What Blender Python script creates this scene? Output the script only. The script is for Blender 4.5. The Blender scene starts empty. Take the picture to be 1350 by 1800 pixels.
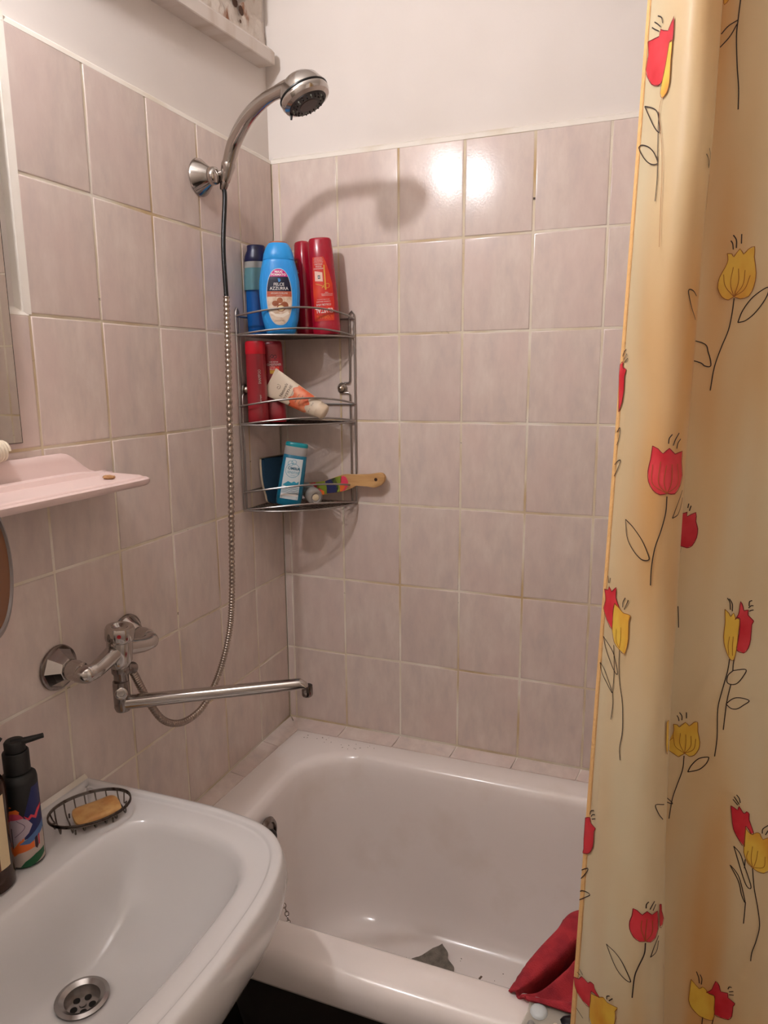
import bpy, bmesh, math, random, bisect
from mathutils import Vector, Matrix

# ------------------------------------------------------------------ camera, light, exposure
scn = bpy.context.scene
COL = scn.collection
cam_data = bpy.data.cameras.new('camera')
cam = bpy.data.objects.new('camera', cam_data)
COL.objects.link(cam)
RGT = Vector((0.93315483, 0.35939509, -0.00756542))
DWN = Vector((0.06053898, -0.17786257, -0.9821914))
FWD = Vector((-0.35434038, 0.91607864, -0.18773073))
M = Matrix((( RGT.x, -DWN.x, -FWD.x, 0.90231916),
            ( RGT.y, -DWN.y, -FWD.y, -1.60238351),
            ( RGT.z, -DWN.z, -FWD.z, 1.53708807), (0, 0, 0, 1)))
cam.matrix_world = M
cam_data.sensor_fit = 'VERTICAL'
cam_data.sensor_height = 36.0
cam_data.lens = 1246.1473 / 1800 * 36.0
cam_data.clip_start = 0.02
scn.camera = cam

world = bpy.data.worlds.new('world')
scn.world = world
world.use_nodes = True
world.node_tree.nodes['Background'].inputs[0].default_value = (1, .9, .82, 1)
world.node_tree.nodes['Background'].inputs[1].default_value = 0.05
LAMP_POS = Vector((0.140, -1.21, 2.31))
LAMP_R = 0.030
LAMP_STRENGTH = 725.0
LAMP_COL = (1.0, 0.985, 1.02)
vs = scn.view_settings
vs.view_transform = 'Standard'
vs.look = 'None'
vs.gamma = 1.0
vs.exposure = 0.0
vs.use_curve_mapping = False

random.seed(7)
ZT = 2.04           # top of the tiling
ROW0, ROW, COLW = .2032, .2029, .152

# ------------------------------------------------------------------ materials
def lin(c):
    if isinstance(c, str):
        c = c.lstrip('#'); c = tuple(int(c[i:i+2], 16)/255 for i in (0, 2, 4))
    return tuple(((x/12.92) if x <= .04045 else ((x+.055)/1.055)**2.4) for x in c) + (1,)

MATS = {}
def mat(name, col, rough=.5, metal=0., spec=.5, coat=0., trans=0., ior=1.45, emit=None, es=0., bump=None, vary=None, alpha=1., sss=0., coords='Object'):
    """vary=(colour2, scale(x,y,z), lo, hi [,detail]) mixes a second colour by noise; bump=(scale, strength, dist)"""
    if name in MATS: return MATS[name]
    m = bpy.data.materials.new(name); m.use_nodes = True
    nt = m.node_tree; b = nt.nodes['Principled BSDF']
    b.inputs['Base Color'].default_value = lin(col)
    b.inputs['Roughness'].default_value = rough
    b.inputs['Metallic'].default_value = metal
    b.inputs['Specular IOR Level'].default_value = spec
    b.inputs['Coat Weight'].default_value = coat
    b.inputs['Transmission Weight'].default_value = trans
    b.inputs['IOR'].default_value = ior
    b.inputs['Alpha'].default_value = alpha
    if sss:
        b.inputs['Subsurface Weight'].default_value = sss
        b.inputs['Subsurface Radius'].default_value = (.01, .006, .004)
    if emit:
        b.inputs['Emission Color'].default_value = lin(emit) if isinstance(emit, str) else tuple(emit)+(1,)
        b.inputs['Emission Strength'].default_value = es
    if vary or bump:
        tc = nt.nodes.new('ShaderNodeTexCoord')
    if vary:
        mp = nt.nodes.new('ShaderNodeMapping'); mp.inputs['Scale'].default_value = vary[1]
        nz = nt.nodes.new('ShaderNodeTexNoise'); nz.inputs['Scale'].default_value = 1.0
        nz.inputs['Detail'].default_value = vary[4] if len(vary) > 4 else 3
        rp = nt.nodes.new('ShaderNodeValToRGB')
        rp.color_ramp.elements[0].position = vary[2]; rp.color_ramp.elements[0].color = lin(col)
        rp.color_ramp.elements[1].position = vary[3]; rp.color_ramp.elements[1].color = lin(vary[0])
        nt.links.new(tc.outputs[coords], mp.inputs[0]); nt.links.new(mp.outputs[0], nz.inputs[0])
        nt.links.new(nz.outputs[0], rp.inputs[0]); nt.links.new(rp.outputs[0], b.inputs['Base Color'])
    if bump:
        nb = nt.nodes.new('ShaderNodeTexNoise'); nb.inputs['Scale'].default_value = bump[0]; nb.inputs['Detail'].default_value = 3
        bp = nt.nodes.new('ShaderNodeBump'); bp.inputs['Strength'].default_value = bump[1]; bp.inputs['Distance'].default_value = bump[2]
        nt.links.new(tc.outputs[coords], nb.inputs[0]); nt.links.new(nb.outputs[0], bp.inputs['Height'])
        nt.links.new(bp.outputs[0], b.inputs['Normal'])
    MATS[name] = m
    return m

def tile_material():
    m = bpy.data.materials.new('pink_glazed_tile'); m.use_nodes = True
    nt = m.node_tree; N = nt.nodes.new; L = nt.links.new
    b = nt.nodes['Principled BSDF']
    tc = N('ShaderNodeTexCoord'); oi = N('ShaderNodeObjectInfo')
    add = N('ShaderNodeVectorMath'); add.operation = 'ADD'
    mul = N('ShaderNodeVectorMath'); mul.operation = 'SCALE'; mul.inputs['Scale'].default_value = 13.0
    cmb = N('ShaderNodeCombineXYZ')
    for i in range(3): L(oi.outputs['Random'], cmb.inputs[i])
    L(cmb.outputs[0], mul.inputs[0]); L(tc.outputs['Object'], add.inputs[0]); L(mul.outputs[0], add.inputs[1])
    m1 = N('ShaderNodeMapping'); m1.inputs['Scale'].default_value = (34, 34, 13)
    n1 = N('ShaderNodeTexNoise'); n1.inputs['Scale'].default_value = 1; n1.inputs['Detail'].default_value = 5; n1.inputs['Roughness'].default_value = .62
    r1 = N('ShaderNodeValToRGB')
    e = r1.color_ramp.elements
    e[0].position = .30; e[0].color = lin('#cfbfb8'); e[1].position = .72; e[1].color = lin('#e1d2c8')
    k = e.new(.5); k.color = lin('#d9c8be')
    L(add.outputs[0], m1.inputs[0]); L(m1.outputs[0], n1.inputs[0]); L(n1.outputs[0], r1.inputs[0])
    m2 = N('ShaderNodeMapping'); m2.inputs['Scale'].default_value = (9, 9, 5)
    n2 = N('ShaderNodeTexNoise'); n2.inputs['Scale'].default_value = 1; n2.inputs['Detail'].default_value = 2
    r2 = N('ShaderNodeValToRGB'); r2.color_ramp.elements[0].position = .42; r2.color_ramp.elements[1].position = .66
    L(add.outputs[0], m2.inputs[0]); L(m2.outputs[0], n2.inputs[0]); L(n2.outputs[0], r2.inputs[0])
    mx = N('ShaderNodeMixRGB'); mx.inputs[2].default_value = lin('#dac2ba')
    sc = N('ShaderNodeMath'); sc.operation = 'MULTIPLY'; sc.inputs[1].default_value = .45
    L(r2.outputs[0], sc.inputs[0]); L(sc.outputs[0], mx.inputs[0]); L(r1.outputs[0], mx.inputs[1])
    hs = N('ShaderNodeHueSaturation')
    mr = N('ShaderNodeMapRange'); mr.inputs[3].default_value = .95; mr.inputs[4].default_value = 1.03
    L(oi.outputs['Random'], mr.inputs[0]); L(mr.outputs[0], hs.inputs['Value']); L(mx.outputs[0], hs.inputs['Color'])
    L(hs.outputs[0], b.inputs['Base Color'])
    b.inputs['Roughness'].default_value = .19
    b.inputs['Specular IOR Level'].default_value = .4
    nb = N('ShaderNodeTexNoise'); nb.inputs['Scale'].default_value = 210; nb.inputs['Detail'].default_value = 2
    bp = N('ShaderNodeBump'); bp.inputs['Strength'].default_value = .16; bp.inputs['Distance'].default_value = .0006
    L(add.outputs[0], nb.inputs[0]); L(nb.outputs[0], bp.inputs['Height']); L(bp.outputs[0], b.inputs['Normal'])
    MATS['tile'] = m
    return m

def grout_material():
    m = bpy.data.materials.new('stained_grout'); m.use_nodes = True
    nt = m.node_tree; N = nt.nodes.new; L = nt.links.new
    b = nt.nodes['Principled BSDF']; b.inputs['Roughness'].default_value = .85
    tc = N('ShaderNodeTexCoord')
    n1 = N('ShaderNodeTexNoise'); n1.inputs['Scale'].default_value = 6; n1.inputs['Detail'].default_value = 4
    r1 = N('ShaderNodeValToRGB'); e = r1.color_ramp.elements
    e[0].position = .38; e[0].color = lin('#ece3d6'); e[1].position = .74; e[1].color = lin('#c2a272')
    k = e.new(.52); k.color = lin('#ddcfb6')
    L(tc.outputs['Object'], n1.inputs[0]); L(n1.outputs[0], r1.inputs[0])
    mp = N('ShaderNodeMapping'); mp.inputs['Scale'].default_value = (3, 3, 9)
    n2 = N('ShaderNodeTexNoise'); n2.inputs['Scale'].default_value = 5; n2.inputs['Detail'].default_value = 6; n2.inputs['Roughness'].default_value = .7
    r2 = N('ShaderNodeValToRGB'); r2.color_ramp.elements[0].position = .655; r2.color_ramp.elements[1].position = .70
    L(tc.outputs['Object'], mp.inputs[0]); L(mp.outputs[0], n2.inputs[0]); L(n2.outputs[0], r2.inputs[0])
    mx = N('ShaderNodeMixRGB'); mx.inputs[2].default_value = lin('#4a3c34')
    L(r2.outputs[0], mx.inputs[0]); L(r1.outputs[0], mx.inputs[1]); L(mx.outputs[0], b.inputs['Base Color'])
    MATS['grout'] = m
    return m

TILE = tile_material(); GROUT = grout_material()
PLASTER = mat('white_wall_paint', '#e6ddd6', .75, bump=(38, .12, .004), vary=('#dcd2c9', (3, 3, 3), .45, .8))
CAULK = mat('white_caulk', '#ece4d9', .6, bump=(60, .25, .003), vary=('#d8cbb4', (8, 8, 8), .5, .8))
ENAMEL = mat('tub_enamel', '#f4eae4', .16, coat=.3, vary=('#eaddd3', (7, 7, 7), .55, .8, 5))
CERAMIC = mat('sink_ceramic', '#d9d5d3', .12, coat=.4)
CHROME = mat('chrome', '#b9b3ae', .13, metal=1., bump=(120, .05, .001))
CHROME_OLD = mat('worn_chrome', '#8f8681', .2, metal=1., vary=('#635850', (60, 60, 60), .5, .75, 4))
WIRE = mat('grey_wire', '#a39d99', .32, metal=1.)
WIRE_DARK = mat('dark_wire', '#6b625b', .38, metal=1., vary=('#3c2d24', (90, 90, 90), .5, .7))
HOSE = mat('hose_steel', '#a89b90', .27, metal=1.)
BLACK = mat('black_plastic', '#0c0b0b', .35)
IRON = mat('dark_iron', '#241d19', .7)

# ------------------------------------------------------------------ mesh helpers
W = {}
def add(name, VF, material, parent=None, world=True, smooth=True, origin=None):
    V, F = VF
    V = [Vector(v) for v in V]
    me = bpy.data.meshes.new(name)
    ob = bpy.data.objects.new(name, me)
    COL.objects.link(ob)
    if parent is None:
        if origin is None:
            xs = [v.x for v in V]; ys = [v.y for v in V]; zs = [v.z for v in V]
            origin = Vector(((min(xs)+max(xs))/2, (min(ys)+max(ys))/2, min(zs)))
        o = Vector(origin); ob.location = o; W[ob] = o
    else:
        ob.parent = parent; W[ob] = W[parent]; o = W[parent] if world else Vector((0, 0, 0))
    me.from_pydata([tuple(v-o) for v in V], [], F)
    me.materials.append(material)
    bm = bmesh.new(); bm.from_mesh(me)
    bmesh.ops.recalc_face_normals(bm, faces=bm.faces)
    bm.to_mesh(me); bm.free()
    if smooth:
        me.shade_smooth()
        if smooth != 'full': me.set_sharp_from_angle(angle=math.radians(42))
    return ob

def thing(name, label, cat, loc=(0, 0, 0), rot=(0, 0, 0), group=None):
    o = bpy.data.objects.new(name, None); COL.objects.link(o)
    o.empty_display_size = .02
    o.location = loc; o.rotation_euler = rot
    W[o] = Vector(loc)
    return tag(o, label, cat, group)

def tag(o, label, cat, group=None):
    o['label'] = label; o['category'] = cat
    if group: o['group'] = group
    return o

def struct(o):
    o['kind'] = 'structure'; return o

def join(*parts):
    V = []; F = []
    for v, f in parts:
        n = len(V); V += list(v); F += [tuple(i+n for i in q) for q in f]
    return V, F

def xf(VF, mtx):
    return [mtx @ Vector(v) for v in VF[0]], VF[1]

def box(x0, x1, y0, y1, z0, z1, b=0.):
    if not b:
        V = [(x, y, z) for z in (z0, z1) for y in (y0, y1) for x in (x0, x1)]
        return V, [(0, 2, 3, 1), (4, 5, 7, 6), (0, 1, 5, 4), (2, 6, 7, 3), (0, 4, 6, 2), (1, 3, 7, 5)]
    bm = bmesh.new()
    bmesh.ops.create_cube(bm, size=1)
    for v in bm.verts:
        v.co = Vector(((x0+x1)/2+v.co.x*(x1-x0), (y0+y1)/2+v.co.y*(y1-y0), (z0+z1)/2+v.co.z*(z1-z0)))
    bmesh.ops.bevel(bm, geom=bm.edges[:], offset=b, segments=3, profile=.5, affect='EDGES')
    bm.verts.index_update()
    r = [v.co.copy() for v in bm.verts], [tuple(v.index for v in f.verts) for f in bm.faces]
    bm.free(); return r

def catmull(P, n=8, closed=False):
    P = [Vector(p) for p in P]; out = []; L = len(P)
    rng = range(L if closed else L-1)
    for i in rng:
        p1, p2 = P[i], P[(i+1) % L]
        p0 = P[i-1] if (closed or i > 0) else p1*2-p2
        p3 = P[(i+2) % L] if (closed or i+2 < L) else p2*2-p1
        for k in range(n):
            u = k/n
            out.append(.5*((2*p1)+(-p0+p2)*u+(2*p0-5*p1+4*p2-p3)*u*u+(-p0+3*p1-3*p2+p3)*u**3))
    if not closed: out.append(P[-1])
    return out

def tube(P, r, seg=10, closed=False, caps=True):
    P = [Vector(p) for p in P]; n = len(P)
    rr = r if isinstance(r, (list, tuple)) else [r]*n
    T = []
    for i in range(n):
        a = P[i-1] if (i > 0 or closed) else P[i]; b = P[(i+1) % n] if (i < n-1 or closed) else P[i]
        t = (b-a); T.append(t.normalized() if t.length > 1e-9 else Vector((0, 0, 1)))
    u = T[0].orthogonal().normalized()
    V = []; F = []
    for i in range(n):
        u = (u - T[i]*u.dot(T[i])).normalized(); w = T[i].cross(u)
        for k in range(seg):
            a = 2*math.pi*k/seg
            V.append(P[i]+(u*math.cos(a)+w*math.sin(a))*rr[i])
    for i in range(n if closed else n-1):
        j = (i+1) % n
        for k in range(seg):
            l = (k+1) % seg
            F.append((i*seg+k, i*seg+l, j*seg+l, j*seg+k))
    if caps and not closed:
        F.append(tuple(range(seg-1, -1, -1))); F.append(tuple((n-1)*seg+k for k in range(seg)))
    return V, F

def loft(rings, cap0=True, cap1=True, closed=True):
    n = len(rings[0]); V = [p for r in rings for p in r]; F = []
    for i in range(len(rings)-1):
        for k in range(n if closed else n-1):
            l = (k+1) % n
            F.append((i*n+k, i*n+l, (i+1)*n+l, (i+1)*n+k))
    if cap0: F.append(tuple(range(n-1, -1, -1)))
    if cap1: F.append(tuple((len(rings)-1)*n+k for k in range(n)))
    return V, F

def lathe(prof, seg=32, axis=None, loc=(0, 0, 0)):
    """profile [(r,z)] about local z; axis = direction of local z"""
    rings = [[Vector((r*math.cos(2*math.pi*k/seg), r*math.sin(2*math.pi*k/seg), z)) for k in range(seg)] for r, z in prof]
    V, F = loft(rings)
    m = Matrix.Translation(Vector(loc))
    if axis is not None:
        m = m @ Vector((0, 0, 1)).rotation_difference(Vector(axis).normalized()).to_matrix().to_4x4()
    return [m @ v for v in V], F

def ellipse_ring(a, b, z, n=2., seg=40, cx=0, cy=0):
    R = []
    for k in range(seg):
        t = 2*math.pi*k/seg; c, s = math.cos(t), math.sin(t)
        R.append(Vector((cx+a*math.copysign(abs(c)**(2/n), c), cy+b*math.copysign(abs(s)**(2/n), s), z)))
    return R

def tri2d(poly, maxlen):
    """2-D outline -> triangulated, refined mesh"""
    bm = bmesh.new()
    vs_ = [bm.verts.new((p[0], p[1], 0)) for p in poly]
    bm.faces.new(vs_)
    bmesh.ops.triangulate(bm, faces=bm.faces[:])
    for _ in range(5):
        es = [e for e in bm.edges if e.calc_length() > maxlen]
        if not es: break
        bmesh.ops.subdivide_edges(bm, edges=es, cuts=1)
        bmesh.ops.triangulate(bm, faces=[f for f in bm.faces if len(f.verts) > 3])
    bm.verts.index_update()
    r = [(v.co.x, v.co.y) for v in bm.verts], [tuple(v.index for v in f.verts) for f in bm.faces]
    bm.free(); return r

def ribbon2d(P, w, n=4):
    C = catmull([(p[0], p[1], 0) for p in P], n) if len(P) > 2 else [Vector((p[0], p[1], 0)) for p in P]
    V = []; F = []
    for i, p in enumerate(C):
        t = (C[min(i+1, len(C)-1)]-C[max(i-1, 0)])
        t = t.normalized() if t.length > 1e-9 else Vector((1, 0, 0))
        nn = Vector((-t.y, t.x, 0))*w/2
        V += [(p.x+nn.x, p.y+nn.y), (p.x-nn.x, p.y-nn.y)]
        if i: F.append((2*i-2, 2*i-1, 2*i+1, 2*i))
    return V, F

def text2d(s, size, align='CENTER', sx=1., rot=0., at=(0, 0), bold=0.):
    cu = bpy.data.curves.new('lettering', 'FONT'); cu.body = s; cu.size = size
    cu.align_x = align; cu.align_y = 'CENTER'; cu.resolution_u = 2; cu.offset = bold
    ob = bpy.data.objects.new('lettering', cu)
    me = bpy.data.meshes.new_from_object(ob)
    V = [(v.co.x*sx, v.co.y) for v in me.vertices]; F = [tuple(p.vertices) for p in me.polygons]
    bpy.data.objects.remove(ob); bpy.data.curves.remove(cu); bpy.data.meshes.remove(me)
    c, q = math.cos(rot), math.sin(rot)
    return [(at[0]+c*x-q*y, at[1]+q*x+c*y) for x, y in V], F

def mapped(flat, fn, off):
    return [Vector(fn(u, v, off)) for u, v in flat[0]], flat[1]

# ------------------------------------------------------------------ room shell
def wall(name, VF, m): return struct(add(name, VF, m, smooth=False))
wall_back = wall('wall_back', box(-.12, 1.82, .012, .12, 0, 2.66), PLASTER)
wall_left = wall('wall_left', box(-.12, -.012, -2.22, .012, 0, 2.66), PLASTER)
wall_right = wall('wall_right', box(1.70, 1.82, -2.22, .012, 0, 2.66), mat('side_wall_white', '#f2ece6', .7))
wall_front = wall('wall_front', box(-.012, 1.70, -2.22, -2.10, 0, 2.66), mat('front_wall_paint', '#ddd3c9', .8))
ceiling = wall('ceiling', box(-.12, 1.82, -2.22, .12, 2.66, 2.74), mat('ceiling_white', '#f6f2ec', .8))
floor = wall('floor', box(-.12, 1.82, -2.22, .12, -.08, 0), mat('dark_floor', '#3a2f28', .5, vary=('#2a211c', (9, 9, 9), .4, .7)))

add('grout_bed', box(0, 1.70, .0010, .0121, .40, ZT-.001), GROUT, wall_back, smooth=False)
YK = [0.] + [-(.1477+COLW*k) for k in range(13)]          # column joints on the left wall
add('grout_bed', join(box(-.0121, -.0010, YK[5]+.002, 0, ZT-ROW0-ROW-.001, ZT-.001), box(-.0121, -.0010, -2.10, 0, .40, ZT-ROW0-ROW-.001)), GROUT, wall_left, smooth=False)

def tile_mesh(w, h, name):
    """pillowed tile in the xz plane, face towards -y, y from 0 to .009"""
    prof = [(0, .009), (0, .0012), (.0007, .0004), (.0018, .0001), (.0032, 0)]
    rings = [[(i-w/2, y, j-h/2) for i, j in ((q, q), (w-q, q), (w-q, h-q), (q, h-q))] for q, y in prof]
    V, F = loft(rings)
    me = bpy.data.meshes.new(name); me.from_pydata([tuple(v) for v in V], [], F)
    bm = bmesh.new(); bm.from_mesh(me); bmesh.ops.recalc_face_normals(bm, faces=bm.faces); bm.to_mesh(me); bm.free()
    me.materials.append(TILE)
    me.shade_smooth(); me.set_sharp_from_angle(angle=math.radians(50))
    return me
TM = {}
def tile(parent, name, cx, cy, cz, w, h, rz=0., tilt=0):
    key = (round(w, 4), round(h, 4))
    if key not in TM: TM[key] = tile_mesh(w, h, 'tile')
    o = bpy.data.objects.new(name, TM[key]); COL.objects.link(o)
    o.parent = parent; o.location = Vector((cx, cy, cz))-W[parent]
    o.rotation_euler = (max(-.004, min(.004, random.gauss(0, .002)))*tilt, random.gauss(0, .0015), rz+max(-.004, min(.004, random.gauss(0, .002)))*tilt)
    return o
G = .0046
rows = [(ZT-ROW0, ZT)] + [(ZT-ROW0-ROW*(r+1), ZT-ROW0-ROW*r) for r in range(6)]
S0 = .0195
for r, (zb, zt) in enumerate(rows):
    tile(wall_back, 'tile', S0/2+.0005, 0, (zb+zt)/2, S0-.003, zt-zb-G)
    x = S0
    while x < 1.69:
        x1 = min(x+COLW, 1.699)
        if x1-x > .02: t_ = tile(wall_back, 'tile', (x+x1)/2, 0, (zb+zt)/2, x1-x-G, zt-zb-G, tilt=1)
        if r == 0 and abs(x-S0-3*COLW) < .01: t_.rotation_euler = (-.008, 0, .0)
        if r == 0 and abs(x-S0-2*COLW) < .01: t_.rotation_euler = (.003, 0, .001)
        x += COLW
    for k in range(12):
        if r < 2 and k > 4: break
        y0, y1 = YK[k], YK[k+1]
        tile(wall_left, 'tile', 0, (y0+y1)/2, (zb+zt)/2, y0-y1-G, zt-zb-G, rz=math.pi/2, tilt=1)
# border tiles along the tub
trim_8 = struct(add('trim_8', loft([[(x, .002, .60), (x, .002, .617), (x, -.030, .6065), (x, -.030, .60)] for x in (.03, 1.69)]), CAULK))
trim_9 = struct(add('trim_9', loft([[(-.002, y, .60), (-.002, y, .617), (.018, y, .6065), (.018, y, .60)] for y in (-.03, -.90)]), CAULK))
def border(parent, a0, a1, b0, b1):
    """sloping piece: a = wall edge points, b = tub edge points"""
    A0, A1, B0, B1 = map(Vector, (a0, a1, b0, b1)); d = Vector((0, 0, -.008))
    o = add('border_tile', loft([[A0, A1, B1, B0], [A0+d, A1+d, B1+d, B0+d]]), TILE, parent, smooth=False)
    return o
zb = rows[-1][0]
def bw(x): return .047 - .012*min(1, x/.9)
x = .004
for j in range(12):
    x0 = S0+COLW*(j-1) if j else .004
    x1 = min(S0+COLW*j, 1.69)
    if x1-x0 < .004: continue
    xa = max(x0+.002, 0); 
    border(trim_8, (x0+.0015, -.001, zb-.002), (x1-.0015, -.001, zb-.002), (x0+(.046 if j == 0 else .001-.008), -bw(x0), .6085), (x1-.0015-.008 if j else .05, -bw(x1), .6085))
for k in range(6):
    y0, y1 = YK[k], YK[k+1]
    border(trim_9, (.001, y0-.0015, zb-.002), (.001, y1+.0015, zb-.002), (.047-.005*k, y0-(.048 if k == 0 else -.004), .6085), (.042-.005*k, y1+.0015+.004, .6085))
# caulked edges where the tiling ends
struct(add('trim_1', loft([[(x, -.0005, ZT-.003), (x, .0015, ZT+.006), (x, .0125, ZT+.013), (x, .0125, ZT-.004)] for x in [1.70*i/40 for i in range(41)]]), CAULK))
struct(add('trim_2', loft([[(-.0, y, ZT-.003), (-.002, y, ZT+.005), (-.0125, y, ZT+.012), (-.0125, y, ZT-.004)] for y in [YK[5]*i/30 for i in range(31)]]), CAULK))
struct(add('trim_3', loft([[(0, YK[5]+.004, z), (-.002, YK[5]-.009, z), (-.0125, YK[5]-.016, z), (-.0125, YK[5]+.004, z)] for z in [1.634+(ZT+.01-1.634)*i/30 for i in range(31)]]), CAULK))
struct(add('trim_4', loft([[(-.0005, y, 1.632), (-.002, y, 1.637), (-.0125, y, 1.645), (-.0125, y, 1.632)] for y in [YK[5]-.7*i/30 for i in range(31)]]), CAULK))
# sloping wooden ledge high on the left wall and the peeling board above it
def zl(y): return 2.2412+.066*(y+.02)
LEDGE = mat('painted_wood', '#ddd2c9', .55, bump=(30, .1, .003), vary=('#c6b4a4', (5, 20, 5), .5, .8))
struct(add('trim_5', loft([[(-.012, y, zl(y)), (.028, y, zl(y)), (.0295, y, zl(y)+.002), (.029, y, zl(y)+.026), (.022, y, zl(y)+.034), (-.012, y, zl(y)+.034)] for y in (-.018, -.3, -.6, -1.0)]), LEDGE, smooth=False))
def peeling():
    ny, nz = 70, 44; V = []; F = []
    rnd = random.Random(3)
    for i in range(ny+1):
        for j in range(nz+1):
            y = -.001-.42*i/ny; z = zl(y)+.03+.30*j/nz
            n = math.sin(71*y+13*z)*math.sin(53*z+31*y+2)+.6*math.sin(160*y+90*z)*math.sin(140*z-60*y)
            V.append((-.008+.0028*max(-.8, min(1, n))+rnd.uniform(-.0006, .0006), y, z))
    for i in range(ny):
        for j in range(nz):
            a = i*(nz+1)+j; F.append((a, a+1, a+nz+2, a+nz+1))
    return V, F
PEEL = mat('peeling_plaster', '#d9ccc0', .85, vary=('#a8765a', (26, 26, 16), .60, .70, 6), bump=(70, .6, .006))
struct(add('trim_6', peeling(), PEEL))
struct(add('trim_7', join(box(-.006, .012, -.36, -.105, 2.337, 2.42, .002)), LEDGE))
HOLE = mat('brown_hole', '#5a4032', .9)
for yy, zz, a, b in ((-.10, 2.325, .010, .006), (-.125, 2.333, .012, .004), (-.105, 2.302, .004, .004)):
    add('plaster_chip', lathe([(0.0001, .0005), (a*.6, .0012), (a, 0)], 9, (1, 0, 0), (-.0045, yy, zz)), HOLE, wall_left)

# ------------------------------------------------------------------ bathtub
def rr(x0, x1, y0, y1, r, z, arc=10, ex=14, ey=8):
    """rounded rectangle ring; r = (left radius, right radius)"""
    rl, rg = r; P = []
    cs = [(x1-rg, y1-rg, 0, rg), (x0+rl, y1-rl, 90, rl), (x0+rl, y0+rl, 180, rl), (x1-rg, y0+rg, 270, rg)]
    ns = [ex, ey, ex, ey]
    arcs = [[Vector((cx+q*math.cos(math.radians(a+90*k/arc)), cy+q*math.sin(math.radians(a+90*k/arc)), z)) for k in range(arc+1)] for cx, cy, a, q in cs]
    for i in range(4):
        P += arcs[i]
        a, b = arcs[i][-1], arcs[(i+1) % 4][0]
        P += [a.lerp(b, k/ns[i]) for k in range(1, ns[i])]
    return P
tub = thing('bathtub', 'white enamel built-in bathtub along the tiled back wall', 'bathtub', (.85, -.38, 0))
ZR = .606
tr = []
for d, z in ((.012, .546), (.002, .547), (0, .553), (0, .580), (.003, .592), (.010, .601), (.020, ZR)):
    tr.append(rr(.012+d, 1.688-d, -.735+d, -.012-d, (.03, .03), z))
for f, z, xl, xr, yf, yb, rl, rg in (
    (0, ZR, .115, 1.600, -.664, -.094, .13, .12),
    (0, ZR-.002, .122, 1.594, -.658, -.100, .135, .12),
    (0, ZR-.008, .129, 1.588, -.651, -.107, .14, .12),
    (0, ZR-.020, .134, 1.583, -.645, -.112, .14, .12),
    (0, ZR-.045, .138, 1.576, -.640, -.116, .14, .12),
    (0, .47, .150, 1.53, -.632, -.123, .14, .13),
    (0, .36, .162, 1.45, -.622, -.130, .14, .14),
    (0, .28, .174, 1.39, -.612, -.139, .14, .14),
    (0, .240, .184, 1.36, -.603, -.148, .135, .14),
    (0, .214, .197, 1.33, -.590, -.160, .13, .13),
    (0, .200, .214, 1.31, -.574, -.176, .12, .12),
    (0, .194, .240, 1.28, -.550, -.203, .11, .11),
    (0, .192, .285, 1.25, -.510, -.248, .10, .10),
    (0, .190, .345, 1.18, -.45, -.30, .06, .06)):
    tr.append(rr(xl, xr, yf, yb, (rl, rg), z))
add('shell', loft(tr, cap0=False, cap1=True), ENAMEL, tub, smooth='full')
under = [rr(.03, 1.67, -.718, -.03, (.03, .03), .548), rr(.115, 1.60, -.665, -.085, (.12, .12), .545), rr(.132, 1.56, -.650, -.103, (.14, .13), .46), rr(.148, 1.47, -.638, -.114, (.14, .14), .34), rr(.162, 1.40, -.622, -.127, (.14, .14), .24), rr(.19, 1.35, -.595, -.155, (.12, .12), .196), rr(.23, 1.32, -.56, -.2, (.11, .11), .180)]
add('underside', loft(under, cap0=False), IRON, tub)
for lx in (.32, 1.25):
    for ly in (-.55, -.20):
        add('leg', lathe([(.02, 0), (.024, .02), (.018, .09), (.026, .179)], 12, None, (lx, ly, 0)), IRON, tub)
ov = add('overflow_cover', lathe([(.031, 0), (.032, .004), (.028, .009), (.021, .011), (.019, .007), (.0001, .006)], 28, (1, 0, .12), (.1465, -.382, .548)), CHROME_OLD, tub)
add('overflow_plug', lathe([(.016, 0), (.017, .012), (.012, .019), (.0001, .021)], 18, (1, 0, .12), (.153, -.394, .545)), BLACK, ov)
add('drain', lathe([(.030, .001), (.031, .004), (.024, .005), (.022, .002), (.0001, .001)], 24, None, (.30, -.47, .1905)), CHROME_OLD, tub)

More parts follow.
